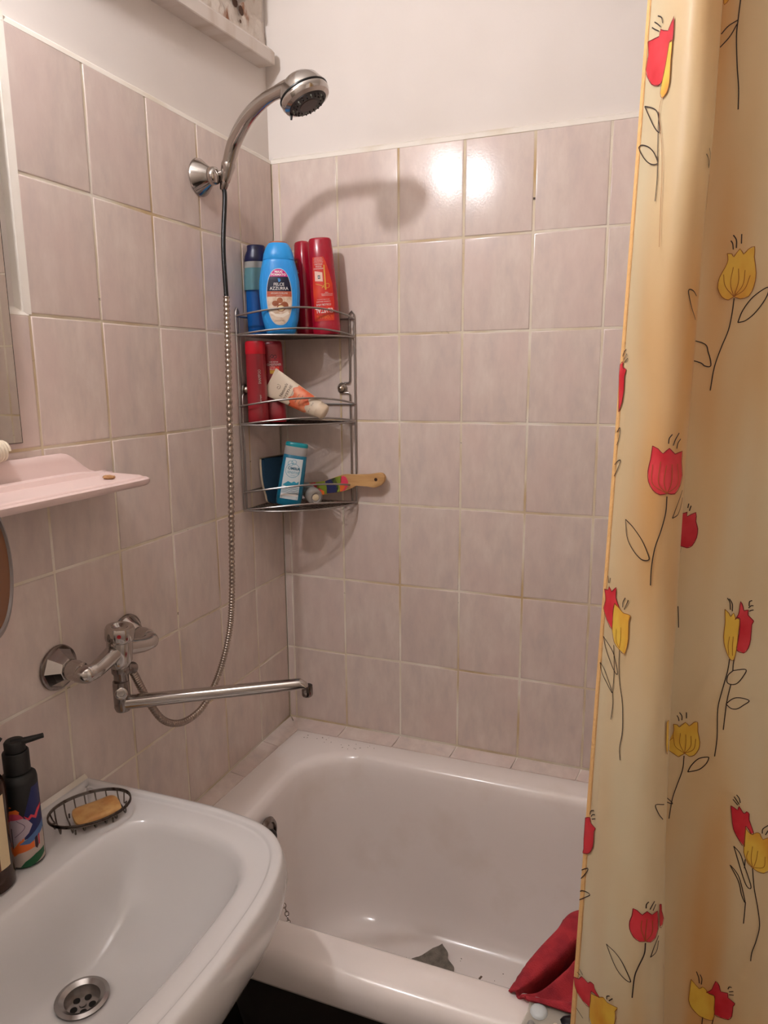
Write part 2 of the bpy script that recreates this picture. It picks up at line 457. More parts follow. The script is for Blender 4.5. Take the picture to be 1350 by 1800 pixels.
def chain(P, pitch, rmaj, rmin):
    pts = catmull(P, 40); out = []; acc = 0; last = pts[0]; i = 0; flip = 0
    for p, q in zip(pts, pts[1:]):
        acc += (q-p).length
        if acc >= pitch:
            acc = 0; t = (q-p).normalized(); u = t.orthogonal().normalized(); w = t.cross(u)
            if flip: u = w
            flip = 1-flip
            ring = [p+t*(rmaj*1.35*math.cos(a))+u*(rmaj*math.sin(a)) for a in [2*math.pi*k/10 for k in range(10)]]
            out.append(tube(ring, rmin, 5, closed=True))
    return join(*out)
tag(add('plug_chain', chain([(.168, -.394, .532), (.176, -.40, .47), (.19, -.405, .41), (.205, -.41, .38), (.225, -.42, .30), (.26, -.43, .235), (.29, -.46, .203)], .0085, .0042, .0011), CHROME_OLD), 'thin metal plug chain hanging inside the bathtub beside the sink', 'chain')
SPK = random.Random(21)
tag(add('tub_specks', join(*[xf(box(-.5, .5, -.5, .5, 0, 1), Matrix.Translation((x_, y_, .1925+max(0, y_+.235)*.12)) @ Matrix.Rotation(a_, 4, 'Z') @ Matrix.Diagonal((l_, l_*.45, .0008, 1))) for x_, y_, a_, l_ in
    [(.60, -.235, 1.2, .010), (.61, -.30, .4, .007), (.515, -.235, 2, .004), (.43, -.275, 1.7, .004), (.65, -.33, 1.4, .005), (.62, -.32, .2, .004), (.66, -.36, .8, .003), (.47, -.23, .1, .003), (.58, -.25, .9, .003), (.64, -.26, 2.4, .003)]+[(SPK.uniform(.40, .76), SPK.uniform(-.42, -.20), SPK.uniform(0, 3), SPK.uniform(.0012, .0036)) for _ in range(46)]]), mat('dark_speck', '#6a5648', .8), smooth=False), 'scattered dark specks of debris on the bathtub floor', 'debris')['kind'] = 'stuff'
tag(add('rim_specks', join(*[xf(box(-.5, .5, -.5, .5, 0, 1), Matrix.Translation((SPK.uniform(.07, .30), SPK.uniform(-.09, -.055), ZR)) @ Matrix.Rotation(SPK.uniform(0, 3), 4, 'Z') @ Matrix.Diagonal((SPK.uniform(.001, .004), .001, .0006, 1))) for _ in range(22)]), mat('dark_speck', '#6a5648', .8), smooth=False), 'tiny brown specks on the tub rim corner by the tiles', 'debris')['kind'] = 'stuff'

# grey rag on the tub floor
def rag():
    n = 22; V = []; F = []
    P = [Vector((.355, -.345, 0)), Vector((.498, -.184, 0)), Vector((.572, -.285, 0)), Vector((.46, -.43, 0))]
    for s_ in range(2):
        for i in range(n+1):
            for j in range(n+1):
                a = P[0].lerp(P[1], i/n); b = P[3].lerp(P[2], i/n); p = a.lerp(b, j/n)
                p.x += .003*math.sin(j*.9+i*.2); p.y += .003*math.sin(i*1.1)
                h = .004+.003*math.sin(i*.7)*math.sin(j*.5)+(.004 if j < 3 or i > n-3 else 0)
                V.append((p.x, p.y, .1945+h+(max(0, p.y+.21)*.22)-(.0025 if s_ else 0)))
        o = s_*(n+1)**2
        for i in range(n):
            for j in range(n):
                a = o+i*(n+1)+j; q = (a, a+1, a+n+2, a+n+1); F.append(q if not s_ else q[::-1])
    m1 = (n+1)**2
    edge = [i*(n+1) for i in range(n+1)]+[n*(n+1)+j for j in range(1, n+1)]+[i*(n+1)+n for i in range(n-1, -1, -1)]+[j for j in range(n-1, 0, -1)]
    for a, b in zip(edge, edge[1:]+edge[:1]): F.append((a, b, b+m1, a+m1))
    return V, F
tag(add('floor_cloth', rag(), mat('grey_terry', '#8b8378', .95, bump=(400, .8, .003), vary=('#6e665c', (60, 60, 60), .4, .7))), 'grey folded cleaning rag lying on the bathtub floor', 'cloth')

# red towel bunched over the front rim
def towel():
    rows_ = [  # from the frayed far edge to the edge on the rim: control lines left -> right
        [(.741, -.668, .611), (.757, -.59, .600), (.787, -.52, .600), (.813, -.462, .604), (.90, -.40, .60), (1.05, -.36, .59)],
        [(.744, -.669, .6145), (.766, -.602, .622), (.796, -.535, .626), (.824, -.482, .628), (.92, -.43, .61), (1.06, -.41, .60)],
        [(.748, -.6700, .6165), (.775, -.619, .624), (.806, -.560, .627), (.834, -.512, .627), (.93, -.47, .60), (1.06, -.45, .59)],
        [(.752, -.6705, .6160), (.781, -.630, .616), (.812, -.577, .616), (.840, -.531, .614), (.935, -.49, .59), (1.06, -.47, .58)],
        [(.754, -.6700, .6125), (.779, -.621, .585), (.811, -.564, .570), (.841, -.516, .560), (.94, -.48, .54), (1.07, -.47, .54)],
        [(.756, -.6705, .6090), (.782, -.632, .545), (.814, -.576, .510), (.845, -.528, .500), (.945, -.49, .49), (1.07, -.48, .49)],
        [(.758, -.6715, .6130), (.7835, -.640, .590), (.815, -.588, .585), (.8455, -.540, .585), (.945, -.50, .57), (1.07, -.49, .57)],
        [(.760, -.6725, .6150), (.785, -.646, .604), (.817, -.597, .606), (.848, -.550, .606), (.95, -.51, .59), (1.07, -.50, .59)],
        [(.763, -.6735, .6155), (.788, -.661, .597), (.821, -.630, .590), (.853, -.600, .588), (.95, -.56, .58), (1.07, -.55, .58)],
        [(.765, -.6745, .6160), (.790, -.669, .606), (.8235, -.655, .600), (.857, -.634, .598), (.955, -.61, .595), (1.07, -.61, .595)],
        [(.766, -.6755, .6170), (.792, -.6745, .6215), (.825, -.668, .6205), (.86, -.655, .618), (.96, -.64, .612), (1.08, -.64, .612)],
        [(.768, -.6790, .6160), (.797, -.6810, .6180), (.83, -.6805, .6175), (.87, -.678, .617), (.97, -.675, .616), (1.08, -.675, .616)]]
    lines = [catmull(r, 10) for r in rows_]
    cols = [catmull([l[k] for l in lines], 6) for k in range(len(lines[0]))]
    rnd = random.Random(5)
    n = len(cols); m = len(cols[0]); V = []; F = []
    for c, col in enumerate(cols):
        for r_, p in enumerate(col):
            q = p.copy()
            if r_ == 0: q.y += rnd.uniform(-.002, .003); q.z += rnd.uniform(-.001, .0015)
            V.append(q)
    for c in range(n-1):
        for r_ in range(m-1):
            a = c*m+r_; F.append((a, a+1, a+m+1, a+m))
    return V, F
tw = add('red_towel', towel(), mat('red_terry', '#b5323a', .95, bump=(500, .7, .002), vary=('#8f2430', (40, 40, 40), .35, .7)), smooth='full')
md = tw.modifiers.new('thickness', 'SOLIDIFY'); md.thickness = .004; md.offset = -1
tag(tw, 'red terry towel bunched over the tub rim behind the curtain', 'towel')

# clear pebble bath mat over the rim
mt = thing('pebble_bath_mat', 'clear plastic pebble bath mat hung over the front tub rim', 'bath mat', (.9, -.72, .55))
CLEAR = mat('clear_vinyl', '#d9d3c6', .12, trans=.55, ior=1.3)
def rim_curve(t):  # t metres measured from the inner edge outwards over the rim
    P = catmull([(0, -.672, ZR+.0035), (0, -.70, ZR+.0035), (0, -.722, ZR+.001), (0, -.734, ZR-.009), (0, -.739, ZR-.026), (0, -.740, ZR-.06), (0, -.741, ZR-.2)], 10)
    acc = 0
    for a, b in zip(P, P[1:]):
        l = (b-a).length
        if acc+l >= t: return a.lerp(b, (t-acc)/l), (b-a).normalized()
        acc += l
    return P[-1], (P[-1]-P[-2]).normalized()
def mat_pt(x, t, off):
    p, d = rim_curve(t); nrm = Vector((0, d.z, -d.y)); nrm = -nrm if nrm.dot(Vector((0, -1, 1))) < 0 else nrm
    return (x, p.y+nrm.y*off, p.z+nrm.z*off)
nx, nt_ = 30, 40
V = [mat_pt(.771+.33*i/nx+.0025*math.sin(j*.5), .20*j/nt_, .0015) for i in range(nx+1) for j in range(nt_+1)]
F = [(i*(nt_+1)+j, i*(nt_+1)+j+1, (i+1)*(nt_+1)+j+1, (i+1)*(nt_+1)+j) for i in range(nx) for j in range(nt_)]
sh = add('sheet', (V, F), CLEAR, mt, smooth='full')
pc = {'w': mat('pale_pebble', '#cfd4d4', .3), 'o': mat('olive_pebble', '#8b8665', .3), 'k': mat('black_pebble', '#17151a', .28), 'c': mat('cream_pebble', '#d8cfb4', .3), 'g': mat('grey_pebble', '#8f8c88', .3)}
rnd = random.Random(11)
pebs = [(.789, .018, .013, .014, 'w'), (.848, .020, .028, .014, 'k'), (.800, .050, .016, .011, 'o'), (.816, .036, .006, .006, 'c'), (.782, .044, .006, .008, 'g'), (.822, .062, .008, .007, 'c'), (.850, .052, .014, .012, 'w'), (.885, .05, .014, .012, 'o'), (.897, .02, .013, .013, 'c'), (.93, .03, .016, .013, 'g'), (.78, .072, .009, .009, 'w')]
for i in range(28):
    pebs.append((.79+.3*rnd.random(), .085+.10*rnd.random(), .010+.006*rnd.random(), .008+.004*rnd.random(), rnd.choice('wocg')))
for px_, pt_, a_, b_, kk in pebs:
    rg_ = []
    for q, hh in ((1, .0018), (.93, .0040), (.75, .0058), (.4, .0068)):
        rg_.append([Vector(mat_pt(px_+a_*q*math.cos(t), max(.0005, pt_+b_*q*math.sin(t)), hh)) for t in [2*math.pi*k/14 for k in range(14)]])
    add('pebble', loft(rg_, cap0=True), pc[kk], mt)

# ------------------------------------------------------------------ sink
SYC = -.985
half_o = [(.001, .252), (.06, .2535), (.12, .255), (.21, .257), (.29, .255), (.36, .243), (.405, .214), (.432, .168), (.447, .10), (.452, 0)]
half_i = [(.138, 0), (.140, .08), (.146, .15), (.160, .182), (.19, .199), (.252, .203), (.32, .196), (.365, .175), (.392, .135), (.401, .07), (.403, 0)]
SC = Vector((.27, SYC, 0))
def polar(curve, n=144):
    pts = [(p.x-SC.x, p.y-SC.y) for p in curve]
    out = []
    for k in range(n):
        a = 2*math.pi*k/n; d = (math.cos(a), math.sin(a)); best = None
        for (x1, y1), (x2, y2) in zip(pts, pts[1:]+pts[:1]):
            ex, ey = x2-x1, y2-y1; den = d[0]*ey-d[1]*ex
            if abs(den) < 1e-12: continue
            t = (x1*ey-y1*ex)/den; u = (x1*d[1]-y1*d[0])/den
            if t > 0 and -1e-6 <= u <= 1+1e-6: best = t if best is None else max(best, t)
        out.append(Vector((SC.x+d[0]*best, SC.y+d[1]*best, 0)))
    return out
up_o = catmull([(x, SYC+y, 0) for x, y in half_o], 8); lo_o = [Vector((p.x, 2*SYC-p.y, 0)) for p in up_o[::-1]]
up_i = catmull([(x, SYC+y, 0) for x, y in half_i], 8); lo_i = [Vector((p.x, 2*SYC-p.y, 0)) for p in up_i[::-1]]
OUT = polar(up_o[:-1]+lo_o); INN = polar(up_i[:-1]+lo_i[:-1])
for c_ in ((.001, SYC+.252), (.001, SYC-.252)):    # keep the two square corners at the wall
    k = min(range(len(OUT)), key=lambda i: (OUT[i]-Vector((c_[0], c_[1], 0))).length); OUT[k] = Vector((c_[0], c_[1], 0))
def grow(R, d, z):
    n = len(R); o = []
    for i in range(n):
        t = (R[(i+1) % n]-R[i-1]).normalized(); nn = Vector((t.y, -t.x, 0))
        q = R[i]+nn*d; o.append(Vector((max(q.x, .001) if R[i].x < .12 else q.x, q.y, z)))
    return o
def scale(R, s, z, c=(0, SYC)):
    return [Vector((c[0]+(p.x-c[0])*s, c[1]+(p.y-c[1])*s, z)) for p in R]
sink = thing('sink', 'white ceramic wall-mounted sink with a rounded bowl', 'sink', (.2, SYC, .60))
DR = Vector((.213, SYC+.005, .7035))
srings = [scale(OUT, .45, .655), scale(OUT, .62, .658), scale(OUT, .78, .672), scale(OUT, .88, .695), scale(OUT, .945, .725), scale(OUT, .99, .760), grow(OUT, .007, .790), grow(OUT, .010, .812), grow(OUT, .008, .832), grow(OUT, .0050, .8425), grow(OUT, .0035, .8465), grow(OUT, .0010, .8495), grow(OUT, -.004, .8508), grow(OUT, -.010, .8512), grow(OUT, -.0125, .8502), grow(OUT, -.0140, .8470), grow(OUT, -.0165, .8456), grow(OUT, -.021, .8464),
          [a.lerp(b, .6) for a, b in zip(grow(OUT, -.021, .8462), grow(INN, .006, .8456))], grow(INN, .006, .8452), grow(INN, .002, .8435), grow(INN, -.003, .8390), grow(INN, -.009, .829), grow(INN, -.017, .808)]
prev = grow(INN, -.017, .808)
for f, z in ((.10, .785), (.22, .760), (.36, .740), (.52, .725), (.68, .714), (.82, .707), (.93, .7035)):
    ring = []
    for i, p in enumerate(prev):
        a = 2*math.pi*i/len(prev); d = Vector((DR.x+.033*math.cos(a), DR.y+.033*math.sin(a), 0))
        q = Vector((p.x, p.y, 0)).lerp(d, f); ring.append(Vector((q.x, q.y, z)))
    srings.append(ring)
srings.append([Vector((DR.x+.033*math.cos(2*math.pi*i/len(prev)), DR.y+.033*math.sin(2*math.pi*i/len(prev)), .7025)) for i in range(len(prev))])
srings.append([Vector((DR.x+.022*math.cos(2*math.pi*i/len(prev)), DR.y+.022*math.sin(2*math.pi*i/len(prev)), .67)) for i in range(len(prev))])
add('basin', loft(srings, cap0=True, cap1=True), CERAMIC, sink, smooth='full')
STEEL = mat('drain_steel', '#a09a96', .24, metal=1.)
dr = add('drain', lathe([(.0300, -.013), (.0345, -.001), (.0355, .0022), (.030, .0042), (.0235, .0005), (.0225, -.008), (.0225, -.010), (.0001, -.0105)], 36, None, DR), STEEL, sink)
HOLEM = mat('drain_hole', '#14100e', .9)
for k in range(5):
    a = 2*math.pi*k/5+.5
    add('drain_hole', lathe([(.0048, 0), (.0047, .0006), (.0001, .0006)], 14, None, (DR.x+.0125*math.cos(a), DR.y+.0125*math.sin(a), DR.z-.0102)), HOLEM, dr)
add('drain_screw', lathe([(.005, 0), (.0045, .0018), (.0001, .0022)], 16, None, (DR.x, DR.y, DR.z-.0104)), STEEL, dr)
add('trap_pipe', tube(catmull([(.213, SYC, .66), (.213, SYC, .5), (.2, SYC, .44), (.15, SYC, .43), (.10, SYC, .47), (.002, SYC, .48)], 8), .018, 14), mat('grey_pipe', '#9a948d', .5), sink)
add('caulk', loft([[(.001, y, .8475), (.009, y, .8478), (.006, y, .854), (.001, y, .858)] for y in [SYC+.25-.13*i/12 for i in range(13)]]), CAULK, sink)

# ------------------------------------------------------------------ bath mixer tap on the left wall
tap = thing('bath_mixer_tap', 'chrome wall-mounted mixer tap with long swivel spout above the sink', 'tap', (.03, -.69, 1.06))
TB = Vector((.060, -.692, 1.066))
for yy in (-.770, -.606):
    add('wall_flange', lathe([(.0355, 0), (.036, .003), (.034, .006), (.026, .016), (.0185, .026), (.016, .027), (.0001, .027)], 8 if yy < -.7 else 32, (1, 0, 0), (.0005, yy, 1.070)), CHROME, tap, smooth=False if yy < -.7 else True)
    add('flange_ring', lathe([(.0365, 0), (.038, .002), (.037, .005), (.034, .0065), (.0001, .0065)], 36, (1, 0, 0), (.0003, yy, 1.070)), CHROME_OLD, tap)
    add('union_nut', lathe([(.0135, .018), (.0165, .022), (.0170, .040), (.0150, .046), (.0150, .052), (.0001, .056)], 20, (1, 0, 0), (.0, yy, 1.070)), CHROME, tap)
arm = catmull([(.046, -.772, 1.067), (.060, -.768, 1.066), (.0635, -.752, 1.067), (.0625, -.728, 1.073), (.061, -.705, 1.079), (.060, -.692, 1.080), (.061, -.679, 1.079), (.0625, -.656, 1.073), (.0635, -.632, 1.068), (.060, -.612, 1.067), (.046, -.608, 1.067)], 6)
add('body', join(tube(arm, [.0150 if i < 8 or i > 52 else .0138+.004*math.exp(-((i-30)/8)**2) for i in range(len(arm))], 18),
    lathe([(.0001, -.020), (.013, -.020), (.017, -.016), (.0215, -.004), (.0215, .030), (.0200, .034), (.0001, .036)], 32, (.10, 0, 1), TB)), CHROME, tap)
kb = add('control_knob', lathe([(.0195, .030), (.0235, .033), (.0245, .037), (.0245, .052), (.0225, .057), (.017, .0585), (.013, .0565), (.009, .0525), (.0001, .0515)], 36, (.10, 0, 1), TB), CHROME, tap)
add('hot_cold_mark', lathe([(.0036, 0), (.0034, .001), (.0001, .0012)], 14, (.62, -.78, -.05), TB+Vector((.0195, -.0188, .0455))), mat('red_mark', '#b3212a', .4), kb)
add('spout_collar', lathe([(.0001, 0), (.0145, 0), (.0155, -.003), (.0155, -.011), (.0125, -.015), (.0125, -.040), (.0001, -.041)], 24, (0, 0, 1), TB+Vector((0, 0, -.016))), CHROME_OLD, tap)
E0 = TB+Vector((0, -.002, -.083))
sp = add('spout_elbow', join(lathe([(.0001, .040), (.0135, .040), (.0142, .034), (.0142, -.008), (.0120, -.014), (.0001, -.015)], 24, (0, 0, 1), E0)), CHROME_OLD, tap)
tip = Vector((.347, -.552, 1.003))
dirn = (tip-E0).normalized()
pth = [E0+dirn*.004, E0+dirn*.03, E0.lerp(tip, .3), E0.lerp(tip, .6), E0.lerp(tip, .9), tip-dirn*.012]
rings = []
side = dirn.cross(Vector((0, 0, 1))).normalized(); upv = side.cross(dirn)
fl = catmull(pth, 6)
for i, p in enumerate(fl):
    q = i/(len(fl)-1); hh = .0118-.0028*q; ww = .0125-.0025*q
    rings.append([p+side*(ww*math.copysign(abs(math.cos(a))**.72, math.cos(a)))+upv*(hh*math.copysign(abs(math.sin(a))**.72, math.sin(a))) for a in [2*math.pi*k/24 for k in range(24)]])
for k_, (dd, dn, s_) in enumerate(((.006, -.002, .98), (.012, -.006, .9), (.0155, -.011, .7))):
    p = tip-dirn*.012+dirn*dd+Vector((0, 0, dn))
    rings.append([p+side*(.010*s_*math.cos(a))+upv*(.009*s_*math.sin(a))*.9 for a in [2*math.pi*k/24 for k in range(24)]])
add('spout_pipe', loft(rings), CHROME, sp)
add('spout_tip', lathe([(.0001, .004), (.0095, .004), (.0100, -.002), (.0100, -.013), (.0085, -.016), (.006, -.0145), (.0001, -.012)], 22, (0, 0, 1), tip+Vector((0, 0, -.008))), CHROME_OLD, sp)
add('spout_screw', join(lathe([(.0105, 0), (.0108, .003), (.0090, .0045), (.0055, .0045), (.005, .002), (.0001, .002)], 20, (.62, -.78, .08), E0+Vector((.0085, -.0105, .023)))), CHROME, sp)
add('hose_outlet', lathe([(.0095, 0), (.0105, .004), (.0105, .016), (.0085, .02), (.0001, .02)], 18, (.15, 1, -.3), TB+Vector((.006, .006, -.022))), CHROME_OLD, tap)

# ------------------------------------------------------------------ shower head, bracket and hose
brk = thing('shower_bracket', 'chrome cone-shaped shower bracket fixed to the left tiled wall', 'bracket', (.0, -.297, 1.936))
BC = Vector((.0005, -.297, 1.9365))
add('cone', lathe([(.0355, 0), (.0365, .002), (.0355, .005), (.0150, .030), (.0001, .030)], 40, (1, 0, 0), BC), CHROME, brk)
add('knuckle', lathe([(.0001, .026), (.0155, .026), (.0175, .029), (.0175, .036), (.0160, .041), (.0115, .044), (.0001, .046)], 30, (1, 0, 0), BC), CHROME, brk)
HB = Vector((.0585, -.283, 1.9475))         # where the handle is clipped in
HD = Vector((.36, -.06, .93)).normalized()   # handle axis at the clip
add('arm', tube([BC+Vector((.036, .001, .001)), HB+Vector((-.006, -.002, -.002))], .0055, 12), CHROME, brk)
add('clip', lathe([(.0001, -.022), (.0095, -.022), (.0105, -.019), (.0120, -.006), (.0135, .004), (.0145, .010), (.0135, .015), (.0001, .015)], 24, HD, HB), CHROME, brk)

HC = Vector((.2735, -.357, 2.033)); HN = Vector((.42, .05, -.90)).normalized()
sh = thing('hand_shower', 'chrome hand shower with dark spray face clipped high on the wall', 'shower head', (.06, -.285, 1.95))
hp = catmull([HB+HD*-.004, HB+HD*.02, (.0845, -.2905, 1.998), (.1215, -.3040, 2.030), (.1680, -.3200, 2.0495), (.2150, -.3360, 2.0560), (.2480, -.3470, 2.0555)], 10)
add('handle', tube(hp, [.0115+.0025*math.sin(math.pi*min(1, i/45)) + (.004*max(0, (i-46)/14)) for i in range(len(hp))], 20), CHROME, sh)
add('head_dome', lathe([(.0001, -.036), (.012, -.0355), (.026, -.031), (.037, -.022), (.0425, -.010), (.0440, -.002), (.0001, -.002)], 44, HN, HC), CHROME, sh)
add('head_ring', lathe([(.0001, -.0025), (.0440, -.0025), (.0455, .001), (.0455, .006), (.0430, .012), (.0355, .0155), (.0345, .0135), (.0001, .0135)], 44, HN, HC), CHROME, sh)
add('seam', lathe([(.0450, -.004), (.0462, -.003), (.0462, -.0012), (.0450, -.0002)], 44, HN, HC), BLACK, sh)
face = add('spray_face', lathe([(.0001, .0130), (.0348, .0130), (.0345, .0165), (.020, .0185), (.0001, .0188)], 40, HN, HC), mat('spray_grey', '#2e2828', .42), sh)
NZ = mat('nozzle_green', '#8c9488', .5); NZ2 = mat('nozzle_dark', '#171414', .5)
qn = Vector((0, 0, 1)).rotation_difference(HN)
for ring_r, cnt in ((.0295, 22), (.0235, 18)):
    for k in range(cnt):
        a = 2*math.pi*k/cnt; p = HC+qn @ Vector((ring_r*math.cos(a), ring_r*math.sin(a), .0168))
        add('nozzle', lathe([(.0015, 0), (.0013, .003), (.0001, .0034)], 7, HN, p), NZ2 if k % 3 else NZ, face)
add('face_centre', lathe([(.0175, .0178), (.0165, .0195), (.0001, .0202)], 32, HN, HC), mat('spray_brown', '#43322f', .4), face)
tabp = HC + (Vector((0, 0, -1)) - HN*HN.dot(Vector((0, 0, -1)))).normalized()*.033 + HN*.010
add('selector_tab', tube([tabp, tabp+Vector((.001, -.002, -.008)), tabp+Vector((.001, -.003, -.016))], [.0034, .0028, .0018], 10), BLACK, sh)

hose = thing('shower_hose', 'steel shower hose hanging from bracket to tap with black bare upper length', 'hose', (.06, -.55, .87))
h0 = HB+HD*-.022
add('hose_nut', lathe([(.0001, 0), (.0085, 0), (.0090, -.004), (.0075, -.012), (.0062, -.016), (.0001, -.016)], 16, HD, h0), CHROME_OLD, hose)
seg1 = catmull([h0+HD*-.012, (.0515, -.2855, 1.895), (.052, -.300, 1.80), (.060, -.3100, 1.696)], 10)
add('inner_tube', tube(seg1, .0048, 10), BLACK, hose)
low = [(.060, -.3100, 1.700), (.062, -.318, 1.56), (.062, -.3265, 1.376), (.062, -.3360, 1.215), (.062, -.3460, 1.080), (.062, -.3640, .995), (.061, -.4030, .925), (.062, -.4560, .880), (.063, -.5020, .868), (.064, -.5530, .876), (.066, -.5990, .905), (.068, -.6320, .950), (.069, -.6560, .996), (.068, -.6700, 1.028), (.067, -.678, 1.040)]
lp = catmull(low, 60)
step = []; acc = 0; step.append(lp[0])
for a, b in zip(lp, lp[1:]):
    acc += (b-a).length
    if acc >= .0010: step.append(b); acc = 0
add('corrugated_sleeve', tube(step, [.0062+.0010*math.cos(2*math.pi*i/4) for i in range(len(step))], 10), HOSE, hose, smooth='full')

# ------------------------------------------------------------------ corner wire rack
rack = thing('corner_rack', 'three-tier grey wire corner rack hung in the tiled corner', 'rack', (.08, -.08, 1.22))
RX, RY = .212, .192
TZ = [1.630, 1.430, 1.230]
def arc_pt(a, z, k=1.): return Vector((.004+(RX-.004)*k*math.cos(a), -(.004+(RY-.004)*k*math.sin(a)), z))
WR = .0022
for z in TZ:
    add('floor_edge', tube([arc_pt(math.pi/2*i/24, z) for i in range(25)], WR, 8), WIRE, rack)
    add('lower_rail', tube([arc_pt(math.pi/2*i/24, z+.001+.014*math.sin(math.pi*i/24)) for i in range(25)], WR, 8), WIRE, rack)
    add('upper_rail', tube([arc_pt(math.pi/2*i/24, z+.042+.018*math.sin(math.pi*i/24)) for i in range(25)], WR, 8), WIRE, rack)
    for dz in (0, .042):
        add('side_wire', tube([(RX, -.005, z+dz), (.006, -.005, z+dz)], WR, 8), WIRE, rack)
        add('side_wire', tube([(.006, -.005, z+dz), (.005, -RY, z+dz)], WR, 8), WIRE, rack)
    # expanded-metal floor
    P_ = .0115; Q_ = .0075; bars = []
    def inside(x, y): return x > .006 and y < -.006 and ((x-.004)/(RX-.004))**2+((-y-.004)/(RY-.004))**2 < .985
    for sgn in (1, -1):
        for c in range(-40, 42):
            run = []
            for k in range(0, 61):
                x = .212*k/60; y = -(c*P_*1.0+sgn*x*.62)
                if inside(x, y): run.append(Vector((x, y, z+(.0007 if sgn > 0 else -.0007))))
                else:
                    if len(run) > 1: bars.append((run[0], run[-1]))
                    run = []
            if len(run) > 1: bars.append((run[0], run[-1]))
    mesh_floor = add('mesh_floor', join(*[tube([a, b], .0009, 4) for a, b in bars]), WIRE_DARK, rack)
def post(pts): return tube(catmull(pts, 5), WR, 8)
def side(fx):  # fx(d, z): d = distance along the wall from the corner
    top = 1.690; bot = 1.228
    d0 = RX if fx == 'b' else RY
    P3 = (lambda d, z: Vector((d, -.0048, z))) if fx == 'b' else (lambda d, z: Vector((.0048, -d, z)))
    dk = .1775 if fx == 'b' else .168
    add('outer_post', tube([P3(d0, bot), P3(d0, 1.672), P3(d0-.001, 1.683), P3(d0-.006, top), P3(d0-.012, 1.683), P3(d0-.013, 1.672), P3(d0-.013, 1.55), P3(d0-.0135, 1.526), P3(d0-.017, 1.5225), P3(dk+.006, 1.522)], WR, 8), WIRE, rack)
    add('inner_post', tube([P3(dk+.006, 1.499), P3(d0-.017, 1.4985), P3(d0-.0135, 1.494), P3(d0-.013, 1.47), P3(d0-.012, bot)], WR, 8), WIRE, rack)
    pos = P3(dk, 1.5098); nrm = Vector((0, -1, 0)) if fx == 'b' else Vector((1, 0, 0))
    add('eyelet', tube([P3(dk, 1.5098)+ (Vector((1, 0, 0)) if fx == 'b' else Vector((0, -1, 0)))*.0105*math.cos(a)+Vector((0, 0, .0115*math.sin(a))) for a in [2*math.pi*k/16 for k in range(16)]], WR, 6, closed=True), WIRE, rack)
    add('screw_cap', lathe([(.0001, 0), (.0075, 0), (.0085, .004), (.0075, .009), (.004, .0125), (.0001, .0135)], 20, nrm, pos), mat('nickel_cap', '#c2b5a5', .25, metal=1.), rack)
side('b'); side('l')

# ------------------------------------------------------------------ bottles
FACE = math.radians(28)
class Bottle:
    """lofted bottle; local -y is the front, z up. prof = [(z, half_width, half_depth, exponent)]"""
    def __init__(self, name, label, cat, loc, prof, material, rot=(0, 0, FACE), group=None, body='body', cap1=True):
        self.t = thing(name, label, cat, loc, rot, group)
        self.p = prof
        rings = []
        for (z0, a0, b0, n0), (z1, a1, b1, n1) in zip(prof, prof[1:]):
            rings.append(ellipse_ring(a0, b0, z0, n0))
        rings.append(ellipse_ring(*[prof[-1][i] for i in (1, 2, 0, 3)]))
        self.body = add(body, loft(rings), material, self.t, world=False)
    def dims(self, z):
        p = self.p
        if z <= p[0][0]: return p[0][1:]
        for a, b in zip(p, p[1:]):
            if z <= b[0]:
                k = (z-a[0])/max(1e-9, b[0]-a[0]); return tuple(a[i]+(b[i]-a[i])*k for i in (1, 2, 3))
        return p[-1][1:]
    def front(self, u, v, off):
        a, b, n = self.dims(v); q = max(-.985, min(.985, u/a))
        return (u, -b*(1-abs(q)**n)**(1/n)-off, v)
    def decal(self, name, flat, material, off=.0004, parent=None, fn=None):
        return add(name, mapped(flat, fn or self.front, off), material, parent or self.body, world=False, smooth='full')
    def patch(self, name, poly, material, off=.0004, parent=None):
        return self.decal(name, tri2d(poly, .006), material, off, parent)
    def ring_part(self, name, prof, material, parent=None):
        return add(name, loft([ellipse_ring(a, b, z, n) for z, a, b, n in prof]), material, parent or self.t, world=False)
def ramp(*pts): return list(pts)
WHITE = mat('print_white', '#efe9e4', .5); INK = mat('print_black', '#15131a', .5)
GOLD = mat('print_gold', '#d79a3c', .4); PALE = mat('print_pale', '#d8d0c8', .5)

# --- top tier: clear shower gel with navy cap
b = Bottle('shower_gel_bottle', 'clear bottle of blue shower gel with navy cap on top rack tier', 'bottle', (.0285, -.133, 1.6335),
    [(0, .022, .0135, 2.4), (.004, .0245, .0150, 2.4), (.05, .0262, .0157, 2.3), (.10, .0264, .0158, 2.3), (.14, .0245, .0150, 2.2), (.150, .0235, .014, 2.2)],
    mat('blue_gel', '#1665b8', .18, trans=.35, ior=1.36))
b.body.data.name = 'gel'
b.ring_part('clear_upper', [(.098, 0.0298, 0.0219, 2.3), (.125, 0.0293, 0.0215, 2.25), (.150, 0.0270, 0.0199, 2.2), (.158, 0.0257, 0.0190, 2.1), (.158, 0.0001, 0.0001, 2)], mat('teal_clear', '#7fb3b8', .1, trans=.5, ior=1.3))
b.ring_part('clear_neck', [(.146, 0.0277, 0.0205, 2.2), (.158, 0.0266, 0.0196, 2.1), (.166, 0.0257, 0.0190, 2.1), (.166, 0.0001, 0.0001, 2)], mat('hazy_clear', '#b5b2ad', .15, trans=.35, ior=1.3))
